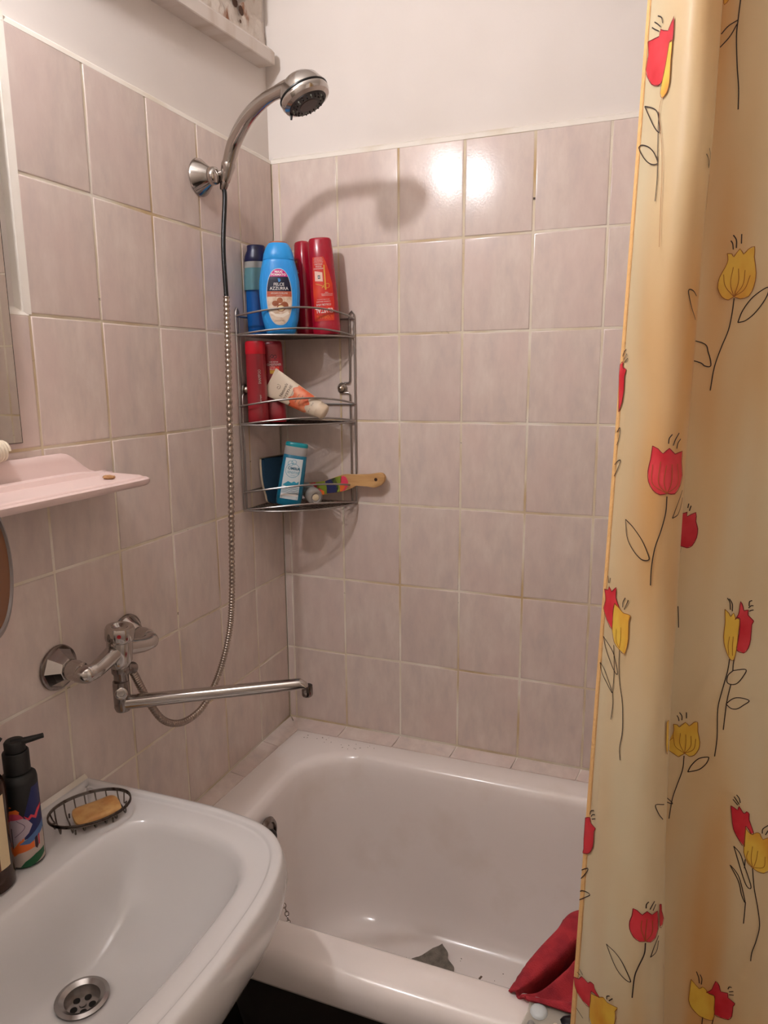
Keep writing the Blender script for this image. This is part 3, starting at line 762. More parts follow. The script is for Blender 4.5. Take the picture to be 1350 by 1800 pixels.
b.ring_part('cap', [(.160, 0.0270, 0.0199, 2.1), (.162, 0.0279, 0.0209, 2.1), (.172, 0.0261, 0.0195, 2.1), (.183, 0.0212, 0.0171, 2.2), (.187, 0.0203, 0.0166, 2.3), (.194, 0.0203, 0.0166, 2.3), (.196, 0.0185, 0.0147, 2.2), (.196, 0.0001, 0.0001, 2)], mat('navy_plastic', '#151a44', .3))
b.patch('label', [(.002, .02), (.023, .02), (.023, .125), (.010, .125), (.002, .11)], mat('navy_print', '#123a86', .4))

# --- top tier: light blue bottle
LB = mat('sky_blue_plastic', '#2e9be6', .34)
pf = [(0, .030, .022, 2.6), (.004, .033, .025, 2.6), (.03, .040, .029, 2.5), (.06, .0440, .031, 2.4), (.09, .0458, .0315, 2.3), (.115, .0445, .031, 2.3), (.14, .0400, .0290, 2.3), (.158, .0355, .0265, 2.3)]
b = Bottle('body_wash_bottle', 'sky blue ribbed body wash bottle with argan label on top rack tier', 'bottle', (.0890, -.1390, 1.6335), pf, LB, (0, 0, FACE-.02))
b.ring_part('cap', [(.158, .0350, .0262, 2.3), (.1585, .0338, .0255, 2.3), (.160, .0352, .0264, 2.3), (.172, .0330, .0255, 2.3), (.184, .0285, .0230, 2.3), (.192, .0235, .0195, 2.3), (.195, .0205, .017, 2.2), (.195, .0001, .0001, 2)], LB)
b.ring_part('lid_top', [(.192, .0215, .018, 2.2), (.197, .0195, .0165, 2.2), (.1985, .016, .0135, 2.2), (.1985, .0001, .0001, 2)], mat('copper_lid', '#b46a4a', .35))
RIB = LB
def ribs():
    parts = []
    for k in range(-12, 13):
        u = k*.0034
        pts = []
        for i in range(24):
            v = .004+.150*i/23; a = b.dims(v)[0]
            if abs(u) < a*.9: pts.append(b.front(u*a/.0458, v, .0002))
        if len(pts) > 3: parts.append(tube(pts, .0008, 4))
    return join(*parts)
add('ribs', ribs(), RIB, b.body, world=False)
def oval(cx, cz, a, z0, z1, n=40, top=.5):
    return [(cx+a*math.copysign(abs(math.cos(t))**.8, math.cos(t)), (z0+z1)/2+(z1-z0)/2*math.sin(t)) for t in [2*math.pi*k/n for k in range(n)]]
LA, L0_, L1_ = .0270, .019, .137
full = oval(0, 0, LA, L0_, L1_, 56)
def clip(poly, zlo, zhi):
    def cut(P, z, keep_above):
        o = []
        for p, q in zip(P, P[1:]+P[:1]):
            ip = (p[1] >= z) == keep_above; iq = (q[1] >= z) == keep_above
            if ip: o.append(p)
            if ip != iq: k = (z-p[1])/(q[1]-p[1]); o.append((p[0]+(q[0]-p[0])*k, z))
        return o
    return cut(cut(poly, zlo, True), zhi, False)
b.patch('label_edge', [(x*1.05, .078+(y-.078)*1.025) for x, y in full], mat('label_silver', '#b9c4d2', .4), .0012)
b.patch('label_milk', clip(full, L0_, .0785), mat('milk_print', '#ddc9b4', .5, vary=('#c2a184', (90, 90, 90), .45, .7)), .0015)
b.patch('label_copper', clip(full, .0785, .0900), mat('copper_print', '#b4593f', .45), .0015)
b.patch('label_navy', clip(full, .0900, .1210), mat('deep_navy_print', '#0d0f2c', .45), .0015)
b.patch('label_magenta', clip(full, .1210, L1_), mat('magenta_print', '#c2127a', .45), .0015)
b.decal('lettering', text2d('MAXI', .0072, at=(0, .1310), bold=.0002), WHITE, .0019)
b.decal('lettering', text2d('FORMATO', .0066, at=(0, .1248), bold=.0002), WHITE, .0019)
b.decal('lettering', text2d('FELCE', .0094, at=(0, .1042), sx=.95), WHITE, .0019)
b.decal('lettering', text2d('AZZURRA', .0094, at=(0, .0956), sx=.95), WHITE, .0019)
b.decal('lettering', text2d('ARGAN SUBLIME', .0050, at=(0, .0855)), PALE, .0019)
b.decal('lettering', text2d('con vitamina', .0026, at=(0, .0810)), PALE, .0019)
b.decal('lettering', text2d('DOCCIA GEL', .0034, at=(0, .0270)), mat('print_brown', '#6b4a35', .5), .0019)
fern = []
for k in range(5):
    a = .5+.35*k; fern.append(ribbon2d([(0, .1095), (.003*math.cos(a), .1095+.004*math.sin(a)), (.0048*math.cos(a), .1105+.0072*math.sin(a))], .0011))
b.decal('fern_mark', join(*[([(x, y) for x, y in v], f) for v, f in fern]), mat('fern_blue', '#3f86c8', .5), .0019)
nut = mat('nut_brown', '#8d4b2c', .45, vary=('#b06a44', (60, 60, 60), .4, .7)); kern = mat('nut_cream', '#e6d0a0', .5)
def disc(cx, cz, a, c, n=20): return [(cx+a*math.cos(2*math.pi*k/n), cz+c*math.sin(2*math.pi*k/n)) for k in range(n)]
for q in (disc(-.009, .064, .0075, .006), disc(.011, .060, .0085, .008), disc(.001, .0705, .0065, .006)): b.patch('argan_nut', q, nut, .0018)
b.patch('argan_nut', disc(.003, .0545, .0095, .0078), nut, .0020); b.patch('argan_kernel', disc(.003, .0540, .0072, .0058), kern, .0023)
b.patch('milk_swirl', [(-.022, .050), (-.010, .042), (.004, .041), (.018, .047), (.021, .042), (.006, .034), (-.008, .036), (-.021, .044)], mat('milk_cream', '#efe2d2', .4), .0017)

# --- top tier: two red hair bottles standing on their caps
CRIM = mat('crimson_plastic', '#a60f2b', .22, coat=.3)
def red_bottle(name, label, loc, rot, w, d, h, grp):
    pr = [(0, w*.90, d*.92, 2.4), (.004, w*.97, d, 2.4), (.020, w*1.0, d*1.03, 2.4), (.0225, w*.985, d*1.01, 2.4), (.05, w*.97, d*1.0, 2.3), (.10, w*.93, d*.98, 2.2), (h*.8, w*.86, d*.92, 2.2), (h-.006, w*.80, d*.84, 2.3), (h-.0015, w*.73, d*.76, 2.3), (h, w*.62, d*.62, 2.2)]
    return Bottle(name, label, 'bottle', loc, pr, CRIM, rot, grp)
GR = 'crimson hair bottles on the top rack tier'
b = red_bottle('conditioner_bottle', 'slim crimson bottle turned sideways between the blue and red bottles', (.1105, -.0560, 1.6335), (0, -.055, FACE-1.1), .0255, .0195, .212, GR)
b.decal('lettering', text2d("L'OREAL", .0065, rot=math.pi*0, at=(-.004, .166)), GOLD, .0005)
b.decal('lettering', text2d('ELVITAL', .0105, at=(-.003, .143), sx=.75), PALE, .0005)
b.decal('lettering', text2d('COLOR', .0045, at=(-.003, .122)), PALE, .0005)
b.decal('lettering', text2d('GLANZ', .0045, at=(-.003, .114)), PALE, .0005)
b.decal('swirl', ribbon2d([(.004, .105), (.008, .09), (.008, .07), (.002, .06)], .0012), GOLD, .0005)
b.patch('dark_panel', [(-.014, .02), (.006, .02), (.010, .06), (.008, .13), (.004, .175), (-.012, .175), (-.015, .1)], mat('maroon_print', '#7c1828', .35), .0003)
b = red_bottle('shampoo_bottle', 'wide crimson shampoo bottle with upside-down lettering at the rack right', (.1695, -.0655, 1.6335), (0, -.058, FACE-.12), .0330, .0225, .213, GR)
REDP = mat('bright_red_print', '#cc2a22', .35, vary=('#e0562c', (40, 40, 20), .45, .8))
b.patch('label', [(-.0245, .030), (.020, .030), (.0235, .07), (.022, .11), (.016, .140), (.011, .158), (.006, .170), (-.0185, .170), (-.0225, .11)], REDP, .0004)
U = math.pi
b.decal('lettering', text2d("L'OREAL", .0098, rot=U, at=(-.001, .0385), sx=1.0), mat('print_orange', '#e8782c', .4), .0008)
b.decal('lettering', text2d('ELVITAL', .0140, rot=U, at=(-.001, .0530), sx=.80, bold=.0002), WHITE, .0008)
b.decal('lettering', text2d('COLOR-VIVE', .0060, rot=U, at=(-.001, .0660), bold=.0001), PALE, .0008)
b.decal('lettering', text2d('CARING BALSAM', .0042, rot=U, at=(-.001, .0725)), PALE, .0008)
b.decal('lettering', text2d('with uv filter protection', .0030, rot=U, at=(-.001, .0770)), PALE, .0008)
b.decal('lettering', text2d('FOR COLOURED\nOR HIGHLIGHTED\nHAIR', .0032, rot=U, at=(.008, .0890)), PALE, .0008)
b.patch('white_panel', [(-.0165, .118), (.0015, .116), (.0015, .136), (-.0160, .140)], mat('blush_panel', '#eec4b2', .5), .0008)
b.patch('dark_square', [(-.0095, .1225), (-.0040, .1225), (-.0040, .1300), (-.0095, .1300)], INK, .0011)
b.decal('light_ring', ribbon2d(disc(-.0067, .1262, .0016, .0018, 10)+[(-.0051, .1262)], .0008), WHITE, .0014)
b.patch('gold_bar', [(.0045, .098), (.0080, .098), (.0080, .152), (.0050, .152)], GOLD, .0010)
b.decal('gold_swirl', ribbon2d([(-.016, .112), (-.004, .108), (.008, .102), (.0145, .104), (.014, .111), (.006, .110), (-.002, .102)], .0013), GOLD, .0012)
b.decal('lettering', text2d('FARBGLANZ\nPFLEGE\nSPÜLUNG', .0048, rot=U, at=(-.006, .1495), sx=.9), PALE, .0008)
b.decal('lettering', text2d('pflegt und schützt\ncoloriertes Haar\nleuchtende Farbe\nneu mit Leinöl', .0030, rot=U, at=(-.0055, .1630)), PALE, .0008)

# --- middle tier: two slim red bottles and the cream tube
DRED = mat('dark_red_plastic', '#96202a', .3, coat=.2); BRED = mat('signal_red_plastic', '#c9182a', .3)
def slim(name, label, loc, rot, w, d, h, grp):
    bb = Bottle(name, label, 'bottle', loc, [(0, w*.93, d*.93, 3.2), (.003, w, d, 3.2), (.030, w, d, 3.2), (.0305, w*.985, d*.985, 3.2), (h*.55, w*.98, d*.98, 3.2), (h*.80, w*.96, d*.96, 3.2), (h-.010, w*.94, d*.93, 3.), (h-.003, w*.90, d*.88, 2.8), (h, w*.80, d*.76, 2.6)], DRED, rot, grp)
    return bb
G2 = 'slim red bottles on the middle rack tier'
b = slim('shampoo_bottle', 'slim red bottle with bright cap nearest the left wall, middle tier', (.034, -.160, 1.4335), (0, -.01, FACE-.35), .0225, .0165, .180, G2)
b.ring_part('cap', [(.156, .0217, .0160, 3), (.157, .0222, .0164, 3), (.180, .0220, .0162, 3), (.1845, .0205, .0150, 2.8), (.1855, .017, .012, 2.6), (.1855, .0001, .0001, 2)], BRED)
b.decal('lettering', text2d('SHAMPOO', .0085, rot=math.pi/2, at=(.0140, .105), sx=.8), PALE, .0005)
b.decal('lettering', text2d('total repair', .0055, rot=math.pi/2, at=(.0140, .055), sx=.8), PALE, .0005)
b = slim('conditioner_bottle', 'red conditioner bottle with printed label behind the cream tube, middle tier', (.0500, -.1105, 1.4335), (0, -.02, FACE-.05), .0265, .0165, .186, G2)
b.ring_part('cap', [(-.0002, .0255, .0158, 3.2), (.003, .0268, .0168, 3.2), (.006, .0268, .0168, 3.2), (.0062, .0001, .0001, 2)], BRED)
b.decal('emblem', join(ribbon2d([(-.003, .150), (.001, .155), (.005, .152), (.003, .148), (-.001, .150)], .0012), ribbon2d([(.003, .150), (.009, .154), (.012, .149), (.006, .147)], .0012), ribbon2d([(.006, .1445), (.0115, .1445)], .0009)), INK, .0005)
b.decal('lettering', text2d('HAIR REPAIR', .0042, at=(.0045, .1385), sx=.9), PALE, .0005)
b.decal('lettering', text2d('CONDITIONER', .0072, at=(.0050, .1325), sx=.68), PALE, .0005)
b.patch('red_panel', [(-.0060, .120), (.0165, .120), (.0165, .128), (-.0060, .128)], REDP, .0004)
b.patch('yellow_panel', [(-.0055, .112), (.0060, .112), (.0060, .120), (-.0055, .120)], mat('yellow_print', '#c8942e', .5), .0004)
b.decal('lettering', text2d('TOTAL\nBALANCE', .0046, 'LEFT', at=(-.0052, .1245), sx=.9), PALE, .0008)

TUBEM = mat('cream_tube', '#d9c7b0', .42); CORAL = mat('coral_print', '#df6a45', .45, vary=('#e89a72', (50, 50, 50), .45, .7))
A_ = Vector((.0585, -.140, 1.5265)); B_ = Vector((.180, -.105, 1.4535))
ax = (B_-A_).normalized(); wd = Vector((.045, .012, .030)).normalized(); wd = (wd-ax*wd.dot(ax)).normalized(); nd = ax.cross(wd)
if nd.dot(Vector((.9, -1.6, 1.53))-A_) < 0: nd = -nd
LT = (B_-A_).length
tb = thing('cream_tube', 'cream squeeze tube with coral print leaning in the middle rack tier', 'tube', A_)
def tube_wd(t): return (.0335-.0145*t)*1.0
def tube_th(t): return .0008+.0182*min(1, t*1.15)**.8
rg = []
for i in range(25):
    t = i/24*.86
    a, c = tube_wd(t), tube_th(t); p = A_+ax*(LT*t)
    rg.append([p+wd*(a*math.cos(q))+nd*(c*math.sin(q)) for q in [2*math.pi*k/36 for k in range(36)]])
tbody = add('body', loft(rg), TUBEM, tb)
add('crimp', loft([[A_-ax*.004+wd*s1*.0336+nd*s2*.0007 for s1, s2 in ((1, 1), (-1, 1), (-1, -1), (1, -1))], [A_+ax*.004+wd*s1*.0336+nd*s2*.0013 for s1, s2 in ((1, 1), (-1, 1), (-1, -1), (1, -1))]]), TUBEM, tbody, smooth=False)
add('cap', loft([[A_+ax*(LT*t)+wd*(r1*math.cos(q))+nd*(r1*math.sin(q)) for q in [2*math.pi*k/32 for k in range(32)]] for t, r1 in ((.845, .0195), (.85, .0200), (.96, .0192), (.99, .017), (1.01, .011), (1.015, .0004))]), mat('cream_cap', '#d2bda4', .45), tb)
def tfront(u, v, off):   # u along the axis 0..1, v across -1..1
    a, c = tube_wd(u), tube_th(u); p = A_+ax*(LT*u)
    return p+wd*(a*v)+nd*(c*math.sqrt(max(0, 1-v*v))+off)
add('coral_band', mapped(([(.40+.29*i/14+(.03*math.sin(j*.6) if i in (0, 14) else 0), -.97+1.94*j/24) for i in range(15) for j in range(25)], [(i*25+j, i*25+j+1, (i+1)*25+j+1, (i+1)*25+j) for i in range(14) for j in range(24)]), tfront, .0004), CORAL, tbody, smooth='full')
def ttext(s, size, u0, v0, m, sx=1.):
    V, F = text2d(s, size, sx=sx)
    add('lettering', ([tfront(u0-y/LT, v0+x/tube_wd(u0), .0008) for x, y in V], F), m, tbody, smooth='full')
TBR = mat('print_taupe', '#5d4a42', .5)
ttext('Naturals', .0100, .245, 0, TBR); ttext('BYSTHE', .0090, .325, 0, TBR, 1.2); ttext('intense nourishing', .0034, .39, 0, TBR)
ttext('hand & body', .0040, .50, 0, TBR); ttext('lotion with argan', .0034, .56, .05, TBR); ttext('75 ml', .0040, .76, .25, TBR); ttext('SPF 15', .0036, .76, -.45, TBR)
sw = ribbon2d([(.145, .05), (.135, -.08), (.155, -.16), (.180, -.05), (.170, .12), (.14, .18), (.115, .1)], .008)
add('swirl_mark', mapped(sw, tfront, .0008), TBR, tbody, smooth='full')

# --- bottom tier
b = Bottle('shower_gel_bottle', 'teal shower gel bottle with white label leaning on bottom rack tier', 'bottle', (.0895, -.134, 1.2385),
    [(0, .0265, .017, 2.6), (.003, .0295, .0195, 2.6), (.02, .0305, .0205, 2.6), (.09, .0290, .0195, 2.6), (.118, .0275, .0185, 2.6), (.121, .026, .0175, 2.6)], mat('teal_plastic', '#0d6d8c', .2, coat=.3), (-.06, .175, FACE-.02))
b.ring_part('collar', [(.119, .0262, .0178, 2.6), (.121, .0272, .0185, 2.6), (.140, .0262, .0178, 2.6), (.1402, .0001, .0001, 2)], mat('grey_collar', '#a5a29f', .35))
b.ring_part('lid', [(.138, .0258, .0175, 2.6), (.141, .0266, .0182, 2.6), (.147, .0262, .0178, 2.6), (.1495, .024, .016, 2.6), (.1495, .0001, .0001, 2)], mat('teal_lid', '#0f8c96', .3))
b.patch('label', [(-.0215, .016), (.0205, .016), (.0200, .064), (.0195, .112), (-.0205, .112), (-.0212, .06)], mat('label_paper', '#c9d2d4', .45), .0004)
TEAL = mat('teal_print', '#1f8ba6', .5); TEALD = mat('deep_teal_print', '#14586f', .5)
for cx, cz, r_ in ((-.001, .0840, .0165), (-.008, .100, .0060), (-.0005, .1035, .0055)):
    b.decal('bubble_ring', ribbon2d(disc(cx, cz, r_, r_, 28)+[(cx+r_, cz)], .0009), TEAL, .0008)
b.decal('lettering', text2d('OMBIA', .0092, at=(.001, .0885), bold=.0002), TEALD, .0009)
b.decal('lettering', text2d('SENSITIVE', .0078, at=(.001, .0790), sx=.82), TEAL, .0009)
b.decal('lettering', text2d('Duschgel', .0030, at=(.001, .0725)), TEAL, .0009)
b.patch('splash', [(-.020, .048), (-.014, .053), (-.008, .058), (.0, .055), (.006, .059), (.012, .056), (.0165, .060), (.017, .054), (.012, .049), (.004, .046), (-.008, .045)], TEAL, .0008)
for k in range(4):
    b.decal('ripple', ribbon2d([(-.020, .043-.004*k), (-.010, .0445-.004*k), (.0, .042-.004*k), (.010, .0445-.004*k), (.0192, .043-.004*k)], .0008), TEALD, .0008)
b.decal('white_band', ribbon2d([(-.0205, .0255), (0, .0262), (.0200, .0262)], .004), WHITE, .0008)
for k in range(3):
    b.decal('fine_print', ribbon2d([(-.0180, .0215-.002*k), (.0175, .0222-.002*k)], .0006), TBR, .0008)

def pad():
    """flat sponge pad: rounded outline narrowing at the foot"""
    ol = [(-.026, .0), (-.036, .022), (-.044, .055), (-.046, .085), (-.045, .108), (-.043, .1105), (.030, .1105), (.034, .107), (.033, .02), (.026, .0)]
    ol = [(p.x, p.y) for p in catmull([(x, y, 0) for x, y in ol], 5, closed=True)]
    return ol
pd = thing('sponge_pad', 'dark blue bath sponge with pale edge behind the teal bottle', 'sponge', (.028, -.078, 1.2335), (-.05, .02, math.radians(72)))
ol = pad()
add('blue_face', loft([[Vector((x, -.0125, z)) for x, z in ol], [Vector((x*1.0, -.0025, z)) for x, z in ol]]), mat('navy_sponge', '#14384f', .95, bump=(300, .6, .003)), pd, world=False)
add('pale_back', loft([[Vector((x*1.015, -.0025, z*1.01)) for x, z in ol], [Vector((x*1.015, .004, z*1.01)) for x, z in ol]]), mat('cream_sponge', '#c6b196', .95, bump=(300, .6, .003)), pd, world=False)

ro = thing('roll_on_deodorant', 'small clear-capped roll-on lying in front of the wooden brush', 'deodorant', (.132, -.098, 1.2345))
q0 = Vector((.112, -.066, 1.2605)); q1 = Vector((.1560, -.116, 1.2550)); qd = (q1-q0)
add('body', lathe([(.0001, -.03), (.0165, -.03), (.0175, -.026), (.0175, .024), (.0165, .028), (.0001, .028)], 30, qd, q0), mat('pale_blue_bottle', '#a9c0c4', .35, trans=.2), ro)
add('cap', lathe([(.0178, .022), (.0195, .025), (.0192, .050), (.0172, .058), (.0120, .0625), (.0100, .0605), (.0001, .0600)], 32, qd, q0), mat('frosted_cap', '#c4bab2', .25, trans=.45, ior=1.3), ro)
add('ball', lathe([(.0001, .0595), (.0085, .0598), (.0075, .0615), (.0001, .0635)], 20, qd, q0), mat('cream_ball', '#dac9a8', .4), ro)

br = thing('wooden_brush', 'wooden bath brush with painted colour patches sticking out of the rack', 'brush', (.20, -.030, 1.2345))
bo = [(.080, 1.2700), (.085, 1.2460), (.10, 1.2440), (.135, 1.2500), (.165, 1.2560), (.195, 1.2625), (.215, 1.2710), (.225, 1.2765), (.237, 1.2765), (.255, 1.2760), (.272, 1.2740), (.285, 1.2790), (.2945, 1.2890), (.2965, 1.3010), (.290, 1.3085), (.280, 1.3095), (.255, 1.3055), (.22, 1.3040), (.19, 1.3025), (.16, 1.2920), (.13, 1.2830), (.10, 1.2790)]
bo = [(p.x, p.y) for p in catmull([(x, z, 0) for x, z in bo], 6, closed=True)]
def by(x): return -.034+.10*(x-.20)
WOOD = mat('pale_wood', '#cfa36d', .5, vary=('#b98a55', (12, 40, 90), .4, .7))
add('handle', loft([[Vector((x, by(x)+d, z)) for x, z in [(.19+(x-.19)*s_, 1.28+(z-1.28)*s_) for x, z in bo]] for d, s_ in ((-.0060, .965), (-.0050, .99), (-.002, 1.), (.004, 1.), (.006, .985))]), WOOD, br)
add('hanging_hole', lathe([(.0042, 0), (.0040, .0006), (.0001, .0006)], 18, (.1, -1, 0), (.2745, by(.2745)-.0058, 1.2935)), mat('hole_brown', '#3a2013', .8), br)
def bfront(u, v, off): return (u, by(u)-.0062-off, v)
cols = {'r': mat('paint_red', '#c8283c', .4), 'g': mat('paint_green', '#7d8a2c', .4), 'n': mat('paint_navy', '#2c2f58', .4), 'p': mat('paint_pink', '#e0425e', .4), 'o': mat('paint_orange', '#e8702c', .4)}
for kk, poly in (('r', [(.092, 1.248), (.118, 1.250), (.123, 1.262), (.126, 1.276), (.120, 1.282), (.092, 1.276)]), ('p', [(.118, 1.2495), (.138, 1.2515), (.140, 1.262), (.130, 1.270), (.122, 1.262)]), ('o', [(.128, 1.2510), (.143, 1.2525), (.143, 1.260), (.136, 1.264)]),
                 ('g', [(.120, 1.281), (.124, 1.268), (.140, 1.262), (.142, 1.254), (.150, 1.2545), (.150, 1.270), (.144, 1.2865)]), ('n', [(.148, 1.2545), (.176, 1.2590), (.180, 1.270), (.172, 1.2945), (.160, 1.2915), (.145, 1.286), (.150, 1.270)]),
                 ('g', [(.160, 1.2915), (.172, 1.2960), (.188, 1.3000), (.188, 1.285), (.181, 1.278), (.187, 1.268), (.183, 1.2605), (.175, 1.259), (.175, 1.275), (.166, 1.283)]), ('p', [(.186, 1.2610), (.197, 1.2650), (.204, 1.275), (.205, 1.287), (.200, 1.297), (.193, 1.3005), (.187, 1.298), (.185, 1.280)]), ('o', [(.184, 1.2610), (.191, 1.2640), (.198, 1.274), (.190, 1.280), (.184, 1.278)])):
    add('painted_patch', mapped(tri2d(poly, .02), bfront, .0006 if kk == 'o' else .0003), cols[kk], br, smooth=False)
brs = [tube([(x, by(x)+.006, z), (x+.0005, by(x)+.020, z-.001)], .0009, 4) for x in [.09+.0065*i for i in range(15)] for z in (1.255+.12*(x-.09), 1.265+.12*(x-.09), 1.272+.12*(x-.09))]
add('bristles', join(*brs), mat('bristle', '#b99b70', .8), br)['kind'] = 'stuff'

# ------------------------------------------------------------------ pink shelf, mirror, small things at the left
shf = thing('wall_shelf', 'pale pink plastic shelf with raised back below the mirror', 'shelf', (.06, -.9, 1.37))
PINK = mat('pink_plastic', '#e6ccc5', .38)
Y0, Y1 = -.640, -1.30
ol = [(.001, Y0+.012), (.03, Y0+.006), (.08, Y0+.001), (.105, Y0-.002), (.116, Y0-.010), (.121, Y0-.025), (.124, -.80), (.126, -.97), (.124, Y1+.03), (.110, Y1), (.001, Y1)]
def shelf_ring(d, z):
    c = Vector((.06, -.97, 0)); o = []
    for x, y in ol:
        o.append(Vector((max(.001, x-d if x > .05 else x+ (d*.2 if x > .002 else 0)), y-d if y > -.97 else y+d, z)))
    return o
base = add('tray', loft([shelf_ring(.010, 1.362), shelf_ring(.003, 1.3635), shelf_ring(0, 1.368), shelf_ring(0, 1.3735), shelf_ring(.002, 1.3755), shelf_ring(.0045, 1.3758), shelf_ring(.006, 1.3750), shelf_ring(.0068, 1.3772), shelf_ring(.009, 1.3786), shelf_ring(.012, 1.3788), shelf_ring(.016, 1.3780)]), PINK, shf)
def back_h(y):
    t = max(0, min(1, (-.648-y)/.075)); return .0385*(t*t*(3-2*t))
ys = [-.628-.012*i for i in range(56)]
sec = []
for y in ys:
    h = back_h(y)
    sec.append([Vector((.0008, y, 1.371)), Vector((.0008, y, 1.3795+h)), Vector((.0030, y, 1.3805+h)), Vector((.0055, y, 1.3790+h)), Vector((.0075, y, 1.3780+h*.75)), Vector((.0115, y, 1.3782+h*.25)), Vector((.0165, y, 1.3790+h*.02)), Vector((.020, y, 1.3775)), Vector((.020, y, 1.371))])
add('backboard', loft(sec), PINK, shf, smooth='full')
add('moulded_step', loft([[Vector((.016, y, 1.3775)), Vector((.0185, y, 1.3815+.16*back_h(y))), Vector((.030, y, 1.3812+.12*back_h(y))), Vector((.034, y, 1.3780))] for y in [-.675-.02*i for i in range(31)]]), PINK, shf)
chip = lathe([(.0001, 0), (.0085, 0), (.0100, .002), (.0085, .0042), (.004, .0055), (.0001, .0056)], 13, (.05, .02, 1), (.0795, -.7045, 1.3788))
rnd = random.Random(2)
chip = ([Vector((v[0]+rnd.uniform(-.001, .001), v[1]+rnd.uniform(-.0012, .0012)*1.4, v[2])) for v in chip[0]], chip[1])
tag(add('soap_chip', chip, mat('tan_chip', '#b98b5e', .7, vary=('#8e6238', (200, 200, 200), .4, .7))), 'small tan soap remnant on the end of the pink shelf', 'soap')
hc = Vector((.0105, -.838, 1.4345))
coil = [hc+Vector((.0135*math.cos(a*2*math.pi), -.0052*a, .0135*math.sin(a*2*math.pi))) for a in [i/18 for i in range(18*14)]]
tag(add('spiral_hair_tie', tube(coil, .0026, 8), mat('cream_cord', '#e3d5bf', .4)), 'cream coiled cord resting on the pink shelf below the mirror', 'hair tie')

mir = thing('wall_mirror', 'frameless wall mirror reflecting tiles at the left photo edge', 'mirror', (.006, -1.12, 1.4435))
add('glass', box(.0045, .0075, -1.45, -.7995, 1.4435, 2.02), mat('mirror_silver', '#d2cfc8', .02, metal=1.), mir, smooth=False)
add('backing', box(.0012, .0058, -1.4525, -.7970, 1.4425, 2.0225), mat('mirror_back', '#33261f', .7), mir, smooth=False)

rm = thing('round_mirror', 'round grey-rimmed amber hand mirror cut off at the left photo edge', 'mirror', (.2, -1.10, 1.24))
RC = Vector((.2035, -1.0440, 1.3255)); RN = Vector((.84, .54, .05)).normalized()
add('rim', lathe([(.074, -.006), (.080, -.005), (.082, 0), (.080, .005), (.074, .006), (.072, 0)], 48, RN, RC), mat('grey_violet_rim', '#8a807c', .4), rm)
add('back', lathe([(.0001, -.004), (.075, -.004), (.075, .003), (.0001, .004)], 40, RN, RC), mat('amber_plastic', '#7a4a26', .35), rm)
add('arm', tube(catmull([RC+Vector((-.01, -.02, -.079)), (.17, -1.16, 1.20), (.10, -1.24, 1.19), (.012, -1.27, 1.20)], 8), .005, 10), CHROME_OLD, rm)
add('wall_plate', lathe([(.025, 0), (.024, .006), (.010, .012), (.0001, .012)], 24, (1, 0, 0), (.0008, -1.27, 1.20)), CHROME_OLD, rm)

# ------------------------------------------------------------------ things on the sink deck
DK = .8463
pb = thing('hand_soap_dispenser', 'black pump bottle with colourful illustrated wrap on the sink', 'soap dispenser', (.0765, -.928, DK), (0, 0, math.radians(35)))
R_ = .0245
MB = mat('matte_black', '#12110f', .55)
prof = [(R_-.003, 0), (R_, .002), (R_, .006), (R_, .128), (R_-.001, .134), (R_-.006, .1385), (.0145, .141), (.0001, .141)]
bd = add('body', lathe(prof, 40), MB, pb, world=False)
add('collar', lathe([(.0001, .1405), (.0150, .1405), (.0175, .142), (.0175, .171), (.0160, .173), (.0001, .173)], 28), MB, pb, world=False)
add('pump_head', lathe([(.0001, .172), (.0135, .172), (.0140, .174), (.0140, .186), (.0120, .1885), (.0001, .189)], 26), MB, pb, world=False)
nzp = catmull([(-.004, 0, .1845), (.012, 0, .186), (.026, .001, .188), (.038, .002, .190)], 5)
add('nozzle', tube(nzp, [.0062, .006, .0058, .0055, .0052, .005, .0048, .0046, .0045, .0044, .0042, .004, .0038, .0037, .0036, .0036][:len(nzp)], 12), MB, pb, world=False)
def wrap(u, v, off): a = u/R_-math.pi/2; return ((R_+off)*math.cos(a), (R_+off)*math.sin(a), v)
def wp(name, poly, m, off): add(name, mapped(tri2d(poly, .006), wrap, off), m, bd, world=False, smooth='full')
c_ = lambda n, h: mat(n, h, .45)
wp('wrap_print', [(-.038, .004), (.038, .004), (.038, .052), (.0, .050), (-.038, .040)], c_('wrap_beige', '#b9a79a'), .0003)
wp('wrap_print', [(.006, .046), (.038, .050), (.038, .122), (.022, .122), (.014, .100), (.008, .082)], c_('wrap_navy', '#161d52'), .0004)
wp('wrap_print', [(-.024, .080), (-.016, .084), (-.012, .088), (-.006, .090), (.002, .088), (.008, .080), (-.010, .078)], c_('wrap_pink', '#c2455c'), .0007)
wp('wrap_print', [(-.014, .087), (-.010, .093), (-.001, .095), (.003, .091), (.002, .087), (-.006, .089)], c_('wrap_orange', '#dd6a2c'), .0009)
wp('wrap_print', [(-.0105, .0985), (-.0085, .1000), (-.0065, .0985), (-.0085, .0970)], c_('wrap_orange', '#dd6a2c'), .0007)
wp('wrap_print', [(-.026, .074), (-.010, .078), (.006, .080), (.012, .076), (.018, .066), (.012, .055), (.002, .046), (-.010, .040), (-.026, .048)], c_('wrap_lilac', '#b5a3ac'), .0006)
add('wrap_line', mapped(ribbon2d([(-.002, .078), (.008, .066), (-.006, .052)], .0007), wrap, .0010), c_('wrap_violet', '#4c3b4f'), bd, world=False, smooth='full')
wp('wrap_print', [(.008, .083), (.013, .078), (.017, .082), (.022, .078), (.027, .086), (.036, .090), (.036, .085), (.029, .080), (.024, .072), (.018, .077), (.014, .074), (.010, .078)], c_('wrap_red', '#d13a4a'), .0008)
